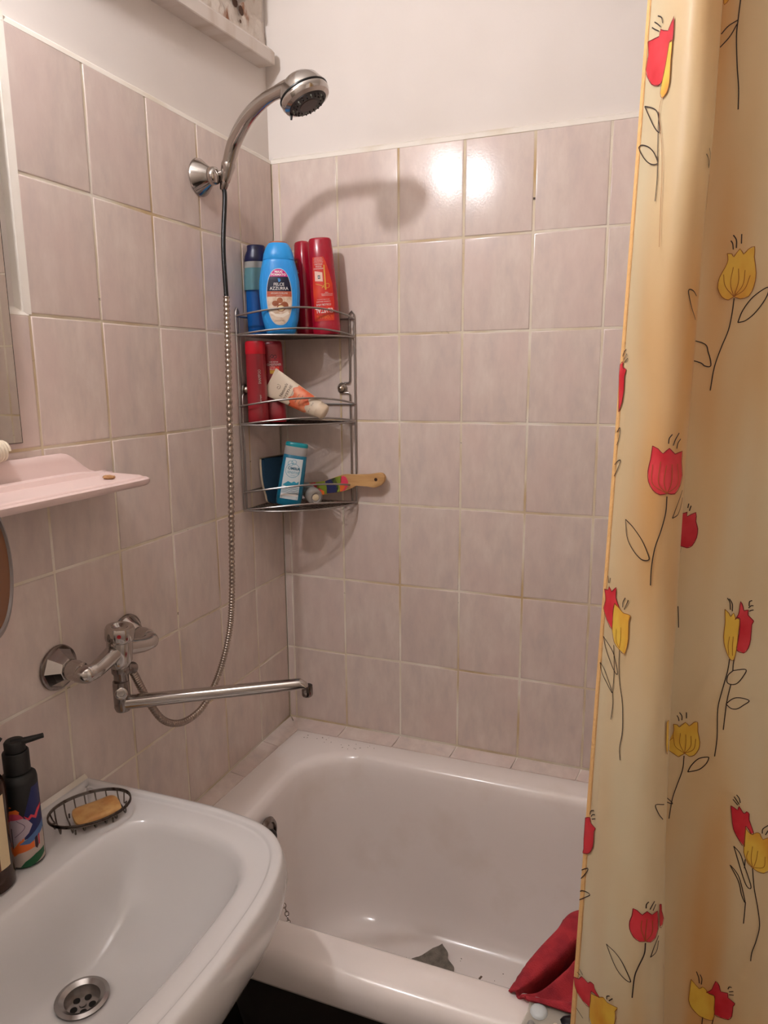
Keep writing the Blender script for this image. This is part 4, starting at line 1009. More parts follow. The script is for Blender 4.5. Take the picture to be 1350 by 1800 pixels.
wp('wrap_print', [(-.002, .040), (.010, .047), (.024, .056), (.038, .064), (.038, .052), (.024, .044), (.012, .038)], c_('wrap_blue', '#4d6c9c'), .0008)
wp('wrap_print', [(-.032, .020), (-.014, .028), (.0, .046), (.006, .050), (.004, .040), (.018, .040), (.018, .030), (-.004, .026), (-.014, .018), (-.034, .010)], c_('wrap_orange', '#dd6a2c'), .0006)
wp('wrap_print', [(-.034, .034), (-.009, .034), (-.009, .066), (-.034, .066)], c_('wrap_black', '#0d0b10'), .0010)
wp('wrap_print', [(.019, .044), (.023, .046), (.0235, .030), (.021, .026), (.0185, .030)], c_('wrap_maroon', '#3a1420'), .0009)
wp('wrap_print', [(.0245, .046), (.0265, .047), (.026, .030), (.024, .030)], c_('wrap_red', '#d13a4a'), .0009)
wp('wrap_print', [(-.004, .003), (.004, .012), (.018, .019), (.034, .022), (.034, .012), (.020, .005), (.010, .003)], c_('wrap_green', '#12532f'), .0008)
for k, s_ in enumerate(('<', '>', 'V', '-')):
    V_, F_ = text2d(s_, .006, at=(-.021, .061-.007*k)); add('lettering', mapped((V_, F_), wrap, .0014), PALE, bd, world=False, smooth='full')

ab = thing('amber_bottle', 'amber pump bottle with cream paper label at the sink left edge', 'soap dispenser', (.0745, -.9895, DK), (0, 0, math.radians(35)))
R2 = .0330
ad = add('body', lathe([(R2-.004, 0), (R2, .003), (R2, .146), (R2-.003, .156), (R2-.010, .166), (.015, .172), (.013, .178), (.0001, .178)], 44), mat('amber_glass', '#3a1f10', .12, trans=.25, ior=1.45), ab, world=False)
add('collar', lathe([(.0001, .176), (.0150, .176), (.0155, .179), (.0155, .196), (.0001, .197)], 26), BLACK, ab, world=False)
add('pump_head', join(lathe([(.0001, .196), (.006, .196), (.006, .214), (.0120, .215), (.0120, .225), (.0001, .226)], 22), tube([(0, 0, .221), (.014, .0, .222), (.026, .0005, .220), (.034, .001, .213)], [.006, .0052, .0045, .004], 12)), BLACK, ab, world=False)
def wrap2(u, v, off): a = u/R2-math.pi/2; return ((R2+off)*math.cos(a), (R2+off)*math.sin(a), v)
lab = add('paper_label', mapped(tri2d([(-.09, .036), (.042, .036), (.042, .142), (-.09, .142)], .006), wrap2, .0004), mat('cream_label', '#dcc59b', .6), ad, world=False, smooth='full')
add('brown_panel', mapped(tri2d([(-.05, .036), (.026, .036), (.026, .100), (-.05, .100)], .006), wrap2, .0008), mat('brown_print', '#5e2f1a', .5), lab, world=False, smooth='full')
add('dark_band', mapped(tri2d([(-.05, .056), (.026, .056), (.026, .066), (-.05, .066)], .006), wrap2, .0011), mat('dark_print', '#2c2a20', .5), lab, world=False, smooth='full')

# wire soap dish and soap
sd = thing('soap_dish', 'oval wire soap dish standing on the sink corner', 'soap dish', (.105, -.829, DK))
dc = Vector((.0975, -.8235, 0)); du = Vector((.062, .088, 0)).normalized(); dv = Vector((-du.y, du.x, 0))
def dpt(a, k, z): return dc+du*(.0615*k*math.cos(a))+dv*(.0460*k*math.sin(a))+Vector((0, 0, z))
for k, z in ((1., .8710), (1.0, .8680)):
    add('rim', tube([dpt(2*math.pi*i/48, k, z) for i in range(48)], .0014, 6, closed=True), WIRE_DARK, sd)
for i in range(7):
    x = -.78+1.56*i/6; yy = math.sqrt(1-x*x)
    pts = [dc+du*(.0615*x)+dv*(.0460*yy*s_)+Vector((0, 0, z)) for s_, z in ((1, .8695), (.88, .859), (.66, .8530), (.3, .8525), (0, .8545), (-.3, .8525), (-.66, .8530), (-.88, .859), (-1, .8695))]
    add('rib', tube(catmull(pts, 4), .0011, 6), WIRE_DARK, sd)
for s1 in (-.45, .45):
    for s2 in (-.55, .55):
        p = dc+du*.0615*s1+dv*.0460*s2
        add('foot', tube([p+Vector((0, 0, .8548)), p+Vector((0, 0, DK+.0012))], .0014, 6), WIRE_DARK, sd)
for sg in (-1, 1):
    pts = [dpt(math.pi/2-math.pi/2*sg+t_, k_, z_) for t_, k_, z_ in ((-.42, 1, .8695), (-.34, .92, .860), (-.2, .84, .856), (-.05, .9, .861), (.1, .86, .856), (.28, .92, .860), (.40, 1, .8695))]
    add('end_wire', tube(catmull(pts, 4), .0011, 6), WIRE_DARK, sd)
so = []
for z, k in ((0, .84), (.002, .95), (.006, 1.0), (.010, .98), (.0128, .88), (.0138, .68)):
    ring = []
    for i in range(36):
        a = 2*math.pi*i/36; n = 3.2
        x = .036*k*math.copysign(abs(math.cos(a))**(2/n), math.cos(a)); y = .0285*k*math.copysign(abs(math.sin(a))**(2/n), math.sin(a))*(1+.12*math.sin(a*2+.5))
        ring.append(Vector((dc.x+.004, dc.y+.001, .8560+z*.85+.0015*math.sin(a*3)))+du*(x+.006)+dv*y)
    so.append(ring)
tag(add('soap_bar', loft(so), mat('amber_soap', '#d2a468', .42, sss=.15, vary=('#b98248', (50, 50, 50), .4, .7))), 'worn tan bar of soap in the wire soap dish', 'soap')

# ------------------------------------------------------------------ wall lamp above the mirror (behind the frame edge)
lamp = thing('wall_lamp', 'bare bulb wall lamp with an added white cup blocking light downwards above the mirror', 'lamp', (0, LAMP_POS.y, LAMP_POS.z-.22))
LW = mat('lamp_white', '#e6e0d8', .4)
add('wall_base', lathe([(.055, 0), (.055, .014), (.04, .026), (.0001, .026)], 30, (1, 0, 0), (-.012, LAMP_POS.y, LAMP_POS.z-.17)), LW, lamp)
add('arm', tube([(.0, LAMP_POS.y, LAMP_POS.z-.17), (LAMP_POS.x, LAMP_POS.y, LAMP_POS.z-.17)], .016, 14), LW, lamp)
add('downlight_blocker', lathe([(.0001, -.205), (.046, -.205), (.053, -.198), (.053, -.165), (.040, -.150), (.028, -.120), (.024, -.055), (.018, -.030), (.0001, -.030)], 32, None, LAMP_POS), LW, lamp)  # unseen wide cup, added below the bulb to keep direct light off the sink
add('bulb', lathe([(.0004, -LAMP_R)]+[(LAMP_R*math.cos(t), LAMP_R*math.sin(t)) for t in [math.pi*(-.46+.92*i/18) for i in range(19)]]+[(.0004, LAMP_R)], 32, None, LAMP_POS), mat('lamp_glow', '#ffffff', .5, emit=LAMP_COL, es=LAMP_STRENGTH), lamp)

# ------------------------------------------------------------------ shower curtain and rod
def lerp_tab(tab,z):
    if z<=tab[0][0]: return tab[0][1]
    for (a,b),(c,d) in zip(tab,tab[1:]):
        if z<=c: return b+(d-b)*(z-a)/(c-a)
    return tab[-1][1]
CREASE=[(.45,.965),(.73,.9540),(1.0,.9391),(1.16,.9343),(1.32,.9324),(1.46,.9314),(1.7,.9326),(1.77,.9344),(1.9,.9340),(2.4,.95)]
def curtain_ctrl(z):
    h=.8404+(z-.68)*.0212; c=lerp_tab(CREASE,z); w=c-h
    P=[(h,-.768),(h+.12*w,-.782),(h+.35*w,-.808),(h+.6*w,-.826),(h+.83*w,-.826),(h+.97*w,-.810),(c,-.788),(c-.004,-.768),(c-.006,-.756),(c+.002,-.749),
       (c+.03,-.747),(c+.08,-.752),(c+.13,-.754),(c+.18,-.750),(c+.225,-.764),(c+.255,-.79),(c+.285,-.794),(c+.31,-.77),(c+.34,-.75),(c+.39,-.755),(c+.43,-.785),(c+.47,-.79),(c+.50,-.76),(c+.54,-.755),(c+.60,-.775),(c+.66,-.755)]
    return P
def cr(P,t):
    n=len(P)-1; t=max(0.,min(n-1e-6,t)); i=int(t); u=t-i
    p0=P[max(i-1,0)];p1=P[i];p2=P[i+1];p3=P[min(i+2,n)]
    return tuple(.5*((2*b)+(-a+c)*u+(2*a-5*b+4*c-d)*u*u+(-a+3*b-3*c+d)*u**3) for a,b,c,d in zip(p0,p1,p2,p3))
_Q=curtain_ctrl(1.3); _N=len(_Q)-1
_ST=[0.]; _TT=[0.]
_pp=cr(_Q,0)
for _k in range(1,_N*20+1):
    _t=_k/20; _p=cr(_Q,_t); _ST.append(_ST[-1]+math.hypot(_p[0]-_pp[0],_p[1]-_pp[1])); _TT.append(_t); _pp=_p
SMAX=_ST[-1]
def s2t(s):
    s=max(0,min(SMAX,s)); i=min(max(bisect.bisect(_ST,s)-1,0),len(_ST)-2)
    return _TT[i]+(_TT[i+1]-_TT[i])*(s-_ST[i])/(_ST[i+1]-_ST[i])
def curtain(s,z,off=0.):
    t=s2t(s); P=curtain_ctrl(z); x,y=cr(P,t)
    if off:
        a=cr(P,t-.02);b=cr(P,t+.02); dx,dy=b[0]-a[0],b[1]-a[1]; l=math.hypot(dx,dy) or 1
        x+=dy/l*off; y-=dx/l*off
    wv=.0022*math.sin(9*z+60*s)+.0012*math.sin(23*z-35*s)
    return (x,y+wv*min(1,s/.02),z)
RED_PETALS = [
    [(0.0101, 1.862), (0.0321, 1.8582), (0.034, 1.8637), (0.0476, 1.8578), (0.0552, 1.8673), (0.056, 1.8474), (0.0513, 1.8465), (0.0484, 1.8309), (0.0438, 1.8156), (0.0363, 1.8139), (0.0243, 1.8185), (0.014, 1.8291), (0.0098, 1.8375), (0.0131, 1.8494)],
    [(0.0067, 1.4967), (0.0017, 1.5367), (0.0022, 1.5478), (0.0081, 1.5508), (0.0082, 1.5446), (0.0156, 1.5429), (0.013, 1.5351), (0.0142, 1.5209), (0.0116, 1.5065)],
    [(0.0715, 1.4653), (0.078, 1.4627), (0.083, 1.4581), (0.0885, 1.4637), (0.0945, 1.4577), (0.1041, 1.4601), (0.1041, 1.4488), (0.1075, 1.4347), (0.1042, 1.4243), (0.0968, 1.4167), (0.0894, 1.4175), (0.0828, 1.416), (0.0756, 1.42), (0.0695, 1.4285), (0.068, 1.4391), (0.0703, 1.4516)],
    [(0.1472, 1.3846), (0.1805, 1.3837), (0.1843, 1.3855), (0.1846, 1.38), (0.1936, 1.3851), (0.1942, 1.3751), (0.1967, 1.3668), (0.1961, 1.3566), (0.192, 1.3471), (0.1868, 1.3442), (0.1812, 1.3456), (0.1443, 1.3525), (0.1453, 1.3692)],
    [(0.0048, 1.2931), (0.0132, 1.2948), (0.0142, 1.2995), (0.0204, 1.2945), (0.0289, 1.3019), (0.0295, 1.2896), (0.0382, 1.2798), (0.0283, 1.2822), (0.0257, 1.2709), (0.0267, 1.2508), (0.0148, 1.2589), (0.0059, 1.2702), (0.0095, 1.2822)],
    [(0.2418, 1.2648), (0.2449, 1.2713), (0.2456, 1.2783), (0.2461, 1.2867), (0.249, 1.2805), (0.2502, 1.2763), (0.2544, 1.2778), (0.2545, 1.2717), (0.2605, 1.2658), (0.2589, 1.2612), (0.2589, 1.2439), (0.2571, 1.2332), (0.253, 1.2269), (0.2461, 1.2288), (0.2457, 1.2349), (0.2471, 1.249), (0.2467, 1.2663), (0.2437, 1.2668)],
    [(0.0006, 0.9941), (0.0098, 1.0013), (0.011, 0.9951), (0.0219, 0.9954), (0.0186, 0.9887), (0.019, 0.9682), (0.013, 0.9539), (0.0057, 0.9474), (0.0005, 0.9448), (0.0018, 0.951), (0.0008, 0.9649)],
    [(0.2495, 1.0384), (0.2531, 1.0366), (0.2571, 1.0342), (0.2581, 1.0395), (0.2627, 1.0318), (0.2651, 1.0313), (0.2666, 1.034), (0.2695, 1.0311), (0.2697, 1.0237), (0.2751, 1.0088), (0.2726, 1.0064), (0.2667, 1.0155), (0.266, 0.989), (0.2596, 0.997), (0.2536, 1.009), (0.2513, 1.0238)],
    [(0.0795, 0.9294), (0.0833, 0.9286), (0.0877, 0.9243), (0.0916, 0.9296), (0.0963, 0.9248), (0.1025, 0.9281), (0.1038, 0.9157), (0.104, 0.9039), (0.1004, 0.8938), (0.0953, 0.8898), (0.0907, 0.8909), (0.086, 0.8897), (0.0807, 0.8935), (0.0771, 0.9022), (0.0769, 0.9115), (0.0788, 0.92)],
    [(0.106, 0.935), (0.1094, 0.9335), (0.1102, 0.9244), (0.115, 0.912), (0.1125, 0.9055), (0.1071, 0.9044)],
    [(0.0014, 0.7624), (0.0104, 0.768), (0.0142, 0.7755), (0.0255, 0.7772), (0.0291, 0.7831), (0.0355, 0.7863), (0.037, 0.7815), (0.0451, 0.7787), (0.0422, 0.7764), (0.0325, 0.7728), (0.0315, 0.7683), (0.0304, 0.7454), (0.0188, 0.7428), (0.0082, 0.7461), (0.0036, 0.7528)],
    [(0.2286, 0.7743), (0.2347, 0.7816), (0.2386, 0.7956), (0.2429, 0.7914), (0.2447, 0.7836), (0.2525, 0.7856), (0.2527, 0.7791), (0.2605, 0.7745), (0.2585, 0.7691), (0.2577, 0.7545), (0.2537, 0.7468), (0.2455, 0.7454), (0.2384, 0.746), (0.2381, 0.7635), (0.2382, 0.7735), (0.2332, 0.7742)],
]
YELLOW_PETALS = [
    [(0.0512, 1.8471), (0.0557, 1.8469), (0.0555, 1.8313), (0.0559, 1.8108), (0.0525, 1.8027), (0.0459, 1.8), (0.0427, 1.8055), (0.044, 1.8142), (0.048, 1.8285)],
    [(0.1807, 1.9007), (0.1817, 1.8955), (0.1861, 1.8998)],
    [(0.1733, 1.7431), (0.1451, 1.7344), (0.1443, 1.7185), (0.1467, 1.6879), (0.1759, 1.7061), (0.1545, 1.7185)],
    [(0.2044, 1.6605), (0.209, 1.6598), (0.211, 1.6567), (0.2161, 1.6642), (0.2199, 1.6585), (0.2236, 1.6627), (0.2294, 1.665), (0.23, 1.6548), (0.233, 1.6387), (0.2321, 1.6257), (0.2282, 1.6164), (0.2203, 1.614), (0.2143, 1.6166), (0.2092, 1.6136), (0.2026, 1.6172), (0.198, 1.6264), (0.1989, 1.6369), (0.2037, 1.647), (0.2057, 1.6542)],
    [(0.0282, 1.2831), (0.0367, 1.2803), (0.0441, 1.2773), (0.0481, 1.2768), (0.0576, 1.2775), (0.0553, 1.2698), (0.0567, 1.2496), (0.0526, 1.2306), (0.0421, 1.2329), (0.0329, 1.2377), (0.0274, 1.2501), (0.0268, 1.2695)],
    [(0.2306, 1.2758), (0.235, 1.2719), (0.2372, 1.2678), (0.24, 1.2725), (0.2422, 1.2666), (0.2465, 1.2654), (0.2462, 1.2506), (0.2456, 1.2314), (0.2437, 1.218), (0.2408, 1.2167), (0.2374, 1.2214), (0.2334, 1.2314), (0.2314, 1.2435), (0.2319, 1.2611)],
    [(0.1831, 1.1266), (0.1879, 1.1265), (0.1901, 1.1241), (0.1966, 1.1317), (0.2008, 1.1281), (0.2054, 1.1334), (0.2098, 1.1349), (0.2105, 1.1236), (0.2131, 1.1112), (0.2122, 1.1016), (0.2077, 1.0927), (0.2022, 1.0896), (0.197, 1.092), (0.1909, 1.0863), (0.185, 1.089), (0.1443, 1.1116), (0.1794, 1.1054), (0.1833, 1.1153), (0.1839, 1.1211)],
    [(0.1074, 1.1621), (0.1117, 1.1632), (0.1131, 1.1493), (0.1128, 1.1261), (0.1105, 1.1231), (0.1078, 1.1371)],
    [(0.2664, 1.0141), (0.2693, 1.0091), (0.2734, 1.0061), (0.2779, 1.0094), (0.2818, 1.009), (0.2852, 1.0023), (0.2933, 1.0073), (0.2962, 0.9894), (0.2945, 0.9684), (0.287, 0.9604), (0.2807, 0.9612), (0.2752, 0.9645), (0.2696, 0.9698), (0.2654, 0.9819), (0.2659, 0.997)],
    [(0.0315, 0.7683), (0.0451, 0.7787), (0.0506, 0.785), (0.0557, 0.7831), (0.0682, 0.7884), (0.0656, 0.7805), (0.0652, 0.7607), (0.0356, 0.725), (0.0314, 0.7315), (0.0311, 0.7542)],
    [(0.2105, 0.7868), (0.2143, 0.7827), (0.2204, 0.7763), (0.2238, 0.7804), (0.228, 0.7784), (0.2315, 0.7734), (0.2374, 0.7731), (0.2381, 0.7635), (0.238, 0.7435), (0.2356, 0.7361), (0.2288, 0.7347), (0.2201, 0.7368), (0.2113, 0.7461), (0.2081, 0.7562), (0.2093, 0.7715)],
]
INK_STROKES = [
    [(0.0413, 1.7888), (0.0444, 1.7558), (0.0478, 1.7279), (0.0476, 1.7052)],
    [(0.0125, 1.8026), (0.0361, 1.7918), (0.0425, 1.7805), (0.0452, 1.7697), (0.0367, 1.7753), (0.0249, 1.788), (0.0125, 1.8026)],
    [(0.0059, 1.7665), (0.0124, 1.7667), (0.028, 1.7601), (0.0391, 1.7517), (0.0464, 1.7411), (0.0366, 1.7421), (0.024, 1.7488), (0.0121, 1.7591), (0.0059, 1.7665)],
    [(0.026, 1.8784), (0.0337, 1.874), (0.0365, 1.8682)],
    [(0.02, 1.8752), (0.0273, 1.8706), (0.033, 1.8663)],
    [(0.0156, 1.8723), (0.022, 1.868), (0.0304, 1.8634)],
    [(0.1965, 1.8977), (0.1957, 1.881), (0.1953, 1.8653), (0.198, 1.8386), (0.2009, 1.8182), (0.202, 1.7986)],
    [(0.1953, 1.8797), (0.1872, 1.876), (0.1809, 1.8696)],
    [(0.1951, 1.8765), (0.1893, 1.8664), (0.1807, 1.8577)],
    [(0.1096, 1.747), (0.1139, 1.7406), (0.1129, 1.7301)],
    [(0.1045, 1.7411), (0.1098, 1.7373), (0.1129, 1.7301)],
    [(0.2147, 1.615), (0.2139, 1.5986), (0.2118, 1.5821), (0.2061, 1.5638), (0.2012, 1.5438), (0.1991, 1.5194)],
    [(0.2202, 1.5901), (0.224, 1.6026), (0.2324, 1.6154), (0.245, 1.624), (0.2445, 1.6146), (0.2364, 1.6004), (0.2276, 1.592), (0.2202, 1.5901)],
    [(0.1113, 1.5903), (0.1013, 1.6019), (0.0955, 1.6169), (0.1016, 1.6175), (0.1095, 1.6128)],
    [(0.1485, 1.5761), (0.1866, 1.5703), (0.1941, 1.5594), (0.1976, 1.5461), (0.1915, 1.5457), (0.1837, 1.5502), (0.1488, 1.5577)],
    [(0.2069, 1.6732), (0.2088, 1.6701), (0.2099, 1.6641)],
    [(0.2088, 1.6785), (0.212, 1.6734), (0.2126, 1.6653)],
    [(0.2165, 1.6787), (0.217, 1.6692)],
    [(0.0057, 1.5564), (0.0082, 1.561), (0.0124, 1.5639)],
    [(0.0087, 1.5532), (0.0147, 1.5592)],
    [(0.0108, 1.55), (0.0169, 1.5545)],
    [(0.0059, 1.4748), (0.0115, 1.4795), (0.011, 1.4678), (0.0074, 1.4601)],
    [(0.0061, 1.4381), (0.0115, 1.4424), (0.0178, 1.4438), (0.0128, 1.4334), (0.0067, 1.4253)],
    [(0.0893, 1.4144), (0.0892, 1.3978), (0.086, 1.379), (0.0813, 1.3597), (0.0792, 1.3385), (0.0794, 1.3182)],
    [(0.0373, 1.3817), (0.0514, 1.3762), (0.0662, 1.365), (0.0751, 1.3507), (0.0752, 1.3451), (0.0659, 1.3446), (0.0514, 1.3533), (0.0419, 1.3642), (0.0373, 1.3817)],
    [(0.0964, 1.3913), (0.1013, 1.4031), (0.1107, 1.4189)],
    [(0.112, 1.4109), (0.1112, 1.4063), (0.105, 1.3948), (0.0964, 1.3913)],
    [(0.0874, 1.4682), (0.0877, 1.4734), (0.0904, 1.4776)],
    [(0.0921, 1.4663), (0.094, 1.4726), (0.0975, 1.4789)],
    [(0.0961, 1.4631), (0.0971, 1.4688), (0.1003, 1.4728)],
    [(0.1805, 1.3441), (0.1443, 1.3402)],
    [(0.1848, 1.3897), (0.1856, 1.3948)],
    [(0.1866, 1.3864), (0.1882, 1.3924)],
    [(0.1809, 1.2746), (0.1819, 1.263), (0.183, 1.2485)],
    [(0.0122, 1.3025), (0.0095, 1.3105)],
    [(0.0144, 1.3031), (0.0151, 1.3094)],
    [(0.0435, 1.2823), (0.0434, 1.2884), (0.047, 1.2946)],
    [(0.0464, 1.2806), (0.0521, 1.2936)],
    [(0.0429, 1.2331), (0.0443, 1.2134), (0.0477, 1.1931), (0.0541, 1.1717), (0.0567, 1.141), (0.0539, 1.1181), (0.0559, 1.1045)],
    [(0.0318, 1.2338), (0.0363, 1.2015), (0.0362, 1.1782), (0.0381, 1.1647), (0.0365, 1.1451)],
    [(0.0094, 1.2371), (0.0314, 1.2247), (0.0426, 1.2039), (0.0354, 1.2047), (0.0179, 1.2219), (0.0094, 1.2371)],
    [(0.2324, 1.289), (0.2353, 1.2841), (0.2363, 1.2755)],
    [(0.2344, 1.2884), (0.2378, 1.2826), (0.2384, 1.274)],
    [(0.2548, 1.2821), (0.2549, 1.2873), (0.2574, 1.2891)],
    [(0.2544, 1.2798), (0.2567, 1.2828), (0.2591, 1.2833)],
    [(0.2552, 1.2762), (0.2575, 1.2777), (0.2596, 1.2784)],
    [(0.0064, 1.2031), (0.0127, 1.2011), (0.0214, 1.1935), (0.0357, 1.1772), (0.0242, 1.1837), (0.0115, 1.1932), (0.0064, 1.2031)],
    [(0.2392, 1.2177), (0.2378, 1.2017), (0.2338, 1.1797), (0.2304, 1.1559), (0.2311, 1.1215), (0.2295, 1.097)],
    [(0.2446, 1.2237), (0.2433, 1.213), (0.2433, 1.2043)],
    [(0.2422, 1.1874), (0.2397, 1.1701), (0.2384, 1.152), (0.2372, 1.1319)],
    [(0.2438, 1.2047), (0.2564, 1.2078), (0.254, 1.199), (0.2485, 1.1901), (0.2425, 1.1878), (0.2381, 1.1902), (0.2388, 1.1983), (0.2438, 1.2047)],
    [(0.2386, 1.1637), (0.2451, 1.171), (0.2526, 1.1735), (0.2621, 1.1716), (0.2562, 1.1648), (0.2504, 1.1598), (0.2442, 1.1593), (0.2386, 1.1637)],
    [(0.1966, 1.0886), (0.1956, 1.0701), (0.1898, 1.0474), (0.1854, 1.0291), (0.1824, 1.0026)],
    [(0.2014, 1.0687), (0.2051, 1.0785), (0.2127, 1.0894), (0.222, 1.0941), (0.2233, 1.0926), (0.2208, 1.0852), (0.2148, 1.0767), (0.2085, 1.0722), (0.2014, 1.0687)],
    [(0.1443, 1.056), (0.1812, 1.0287), (0.1817, 1.0238), (0.1456, 1.0426)],
    [(0.1102, 1.0601), (0.0967, 1.0635), (0.1012, 1.051), (0.1089, 1.0415)],
    [(0.187, 1.1382), (0.1887, 1.1351), (0.1894, 1.1314)],
    [(0.1895, 1.1424), (0.1924, 1.1386), (0.1926, 1.1331)],
    [(0.1973, 1.1441), (0.1976, 1.1366)],
    [(0.0088, 1.0047), (0.0103, 1.0106), (0.0159, 1.0157)],
    [(0.0111, 1.0034), (0.0137, 1.008), (0.0184, 1.0118)],
    [(0.0129, 1.0013), (0.0198, 1.0072)],
    [(0.2513, 1.0468), (0.2568, 1.0402)],
    [(0.2524, 1.0505), (0.2583, 1.0414)],
    [(0.2549, 1.0532), (0.258, 1.049), (0.2593, 1.0435)],
    [(0.2841, 1.0095), (0.2845, 1.0152), (0.2896, 1.0212)],
    [(0.2875, 1.0085), (0.2899, 1.0147)],
    [(0.2752, 0.9636), (0.2773, 0.9396), (0.2818, 0.914), (0.2843, 0.8911), (0.2813, 0.8706), (0.277, 0.8534), (0.276, 0.8409)],
    [(0.2672, 0.9729), (0.2666, 0.9615)],
    [(0.2686, 0.9184), (0.2678, 0.9027), (0.267, 0.8897)],
    [(0.2547, 0.9869), (0.2615, 0.9791), (0.2657, 0.9669), (0.2736, 0.9425), (0.2726, 0.937), (0.2677, 0.9429), (0.2602, 0.9674), (0.2547, 0.9869)],
    [(0.2512, 0.9614), (0.2572, 0.9552), (0.2622, 0.9452), (0.2682, 0.9183), (0.2641, 0.9267), (0.2606, 0.9429), (0.2512, 0.9614)],
    [(0.0909, 0.8886), (0.0901, 0.874), (0.0853, 0.8554), (0.0825, 0.8405), (0.0811, 0.8119)],
    [(0.0505, 0.861), (0.063, 0.8601), (0.0719, 0.8522), (0.0794, 0.834), (0.0739, 0.8336), (0.0638, 0.8416), (0.0505, 0.861)],
    [(0.0956, 0.8692), (0.0996, 0.8823), (0.1054, 0.8944)],
    [(0.1055, 0.8874), (0.1027, 0.875), (0.0956, 0.8692)],
    [(0.0907, 0.9329), (0.091, 0.938), (0.093, 0.9415)],
    [(0.0942, 0.9316), (0.099, 0.9416)],
    [(0.0974, 0.9299), (0.1006, 0.9373)],
    [(0.0058, 0.7741), (0.0112, 0.7741)],
    [(0.0092, 0.7818), (0.0155, 0.7789)],
    [(0.0546, 0.7862), (0.0548, 0.7908), (0.0581, 0.7948)],
    [(0.0575, 0.7872), (0.0619, 0.795)],
    [(0.2166, 0.7995), (0.2193, 0.792), (0.2203, 0.7838)],
    [(0.2209, 0.7969), (0.2231, 0.7914), (0.2225, 0.7829)],
    [(0.2524, 0.791), (0.2539, 0.7951), (0.2564, 0.7952)],
    [(0.2536, 0.7877), (0.2584, 0.7908)],
    [(0.2537, 0.7836), (0.259, 0.7857)],
    [(0.225, 0.7375), (0.2242, 0.724)],
    [(0.238, 0.7435), (0.2357, 0.7291)],
    [(0.0005, 0.9201), (0.0117, 0.9307), (0.01, 0.9237), (0.0005, 0.9077)],
    [(0.0005, 0.8892), (0.0057, 0.8939), (0.0188, 0.899), (0.0106, 0.8879), (0.0005, 0.8768)],
    [(0.0089, 0.7217), (0.0207, 0.7171)],
]
VEIN_STROKES = [
    [(0.0459, 1.8), (0.0431, 1.7882), (0.0483, 1.7683), (0.0522, 1.7539), (0.0556, 1.7329), (0.0581, 1.6984), (0.0606, 1.6602)],
    [(0.2143, 1.6166), (0.2053, 1.6275), (0.2026, 1.6396)],
    [(0.2143, 1.6166), (0.21, 1.6302), (0.2114, 1.6464)],
    [(0.2143, 1.6166), (0.2174, 1.6312), (0.2164, 1.6445)],
    [(0.2143, 1.6166), (0.2218, 1.6279), (0.2226, 1.6425)],
    [(0.2143, 1.6166), (0.2236, 1.6234), (0.2278, 1.6369)],
    [(0.0889, 1.4175), (0.0805, 1.4281), (0.0813, 1.4501)],
    [(0.0889, 1.4175), (0.0856, 1.4299), (0.087, 1.4465)],
    [(0.0889, 1.4175), (0.0925, 1.4284), (0.092, 1.4473)],
    [(0.0889, 1.4175), (0.0741, 1.4276), (0.0735, 1.4465)],
    [(0.0889, 1.4175), (0.1, 1.4279), (0.0975, 1.4478)],
    [(0.0434, 1.2342), (0.037, 1.2408), (0.0353, 1.2544)],
    [(0.0434, 1.2342), (0.0448, 1.2452), (0.0439, 1.2589)],
    [(0.2381, 1.2224), (0.2367, 1.2336), (0.2375, 1.2443)],
    [(0.2419, 1.2221), (0.2412, 1.2342), (0.2413, 1.2447)],
    [(0.197, 1.092), (0.1864, 1.0987), (0.184, 1.1097)],
    [(0.197, 1.092), (0.1912, 1.1035), (0.1915, 1.1168)],
    [(0.197, 1.092), (0.1979, 1.1051), (0.1975, 1.1164)],
    [(0.197, 1.092), (0.2033, 1.1028), (0.2033, 1.116)],
    [(0.197, 1.092), (0.2067, 1.1), (0.2085, 1.1137)],
    [(0.0907, 0.8909), (0.087, 0.9062), (0.0874, 0.9176)],
    [(0.0907, 0.8909), (0.0909, 0.9069), (0.0917, 0.9202)],
    [(0.0907, 0.8909), (0.0967, 0.9027), (0.0964, 0.9181)],
    [(0.2752, 0.9645), (0.2734, 0.9763), (0.2746, 0.9915)],
    [(0.276, 0.9647), (0.2789, 0.9757), (0.2802, 0.9871)],
    [(0.276, 0.9647), (0.2868, 0.9682), (0.288, 0.9816)],
    [(0.2752, 0.9645), (0.2687, 0.9752), (0.2701, 0.9848)],
]
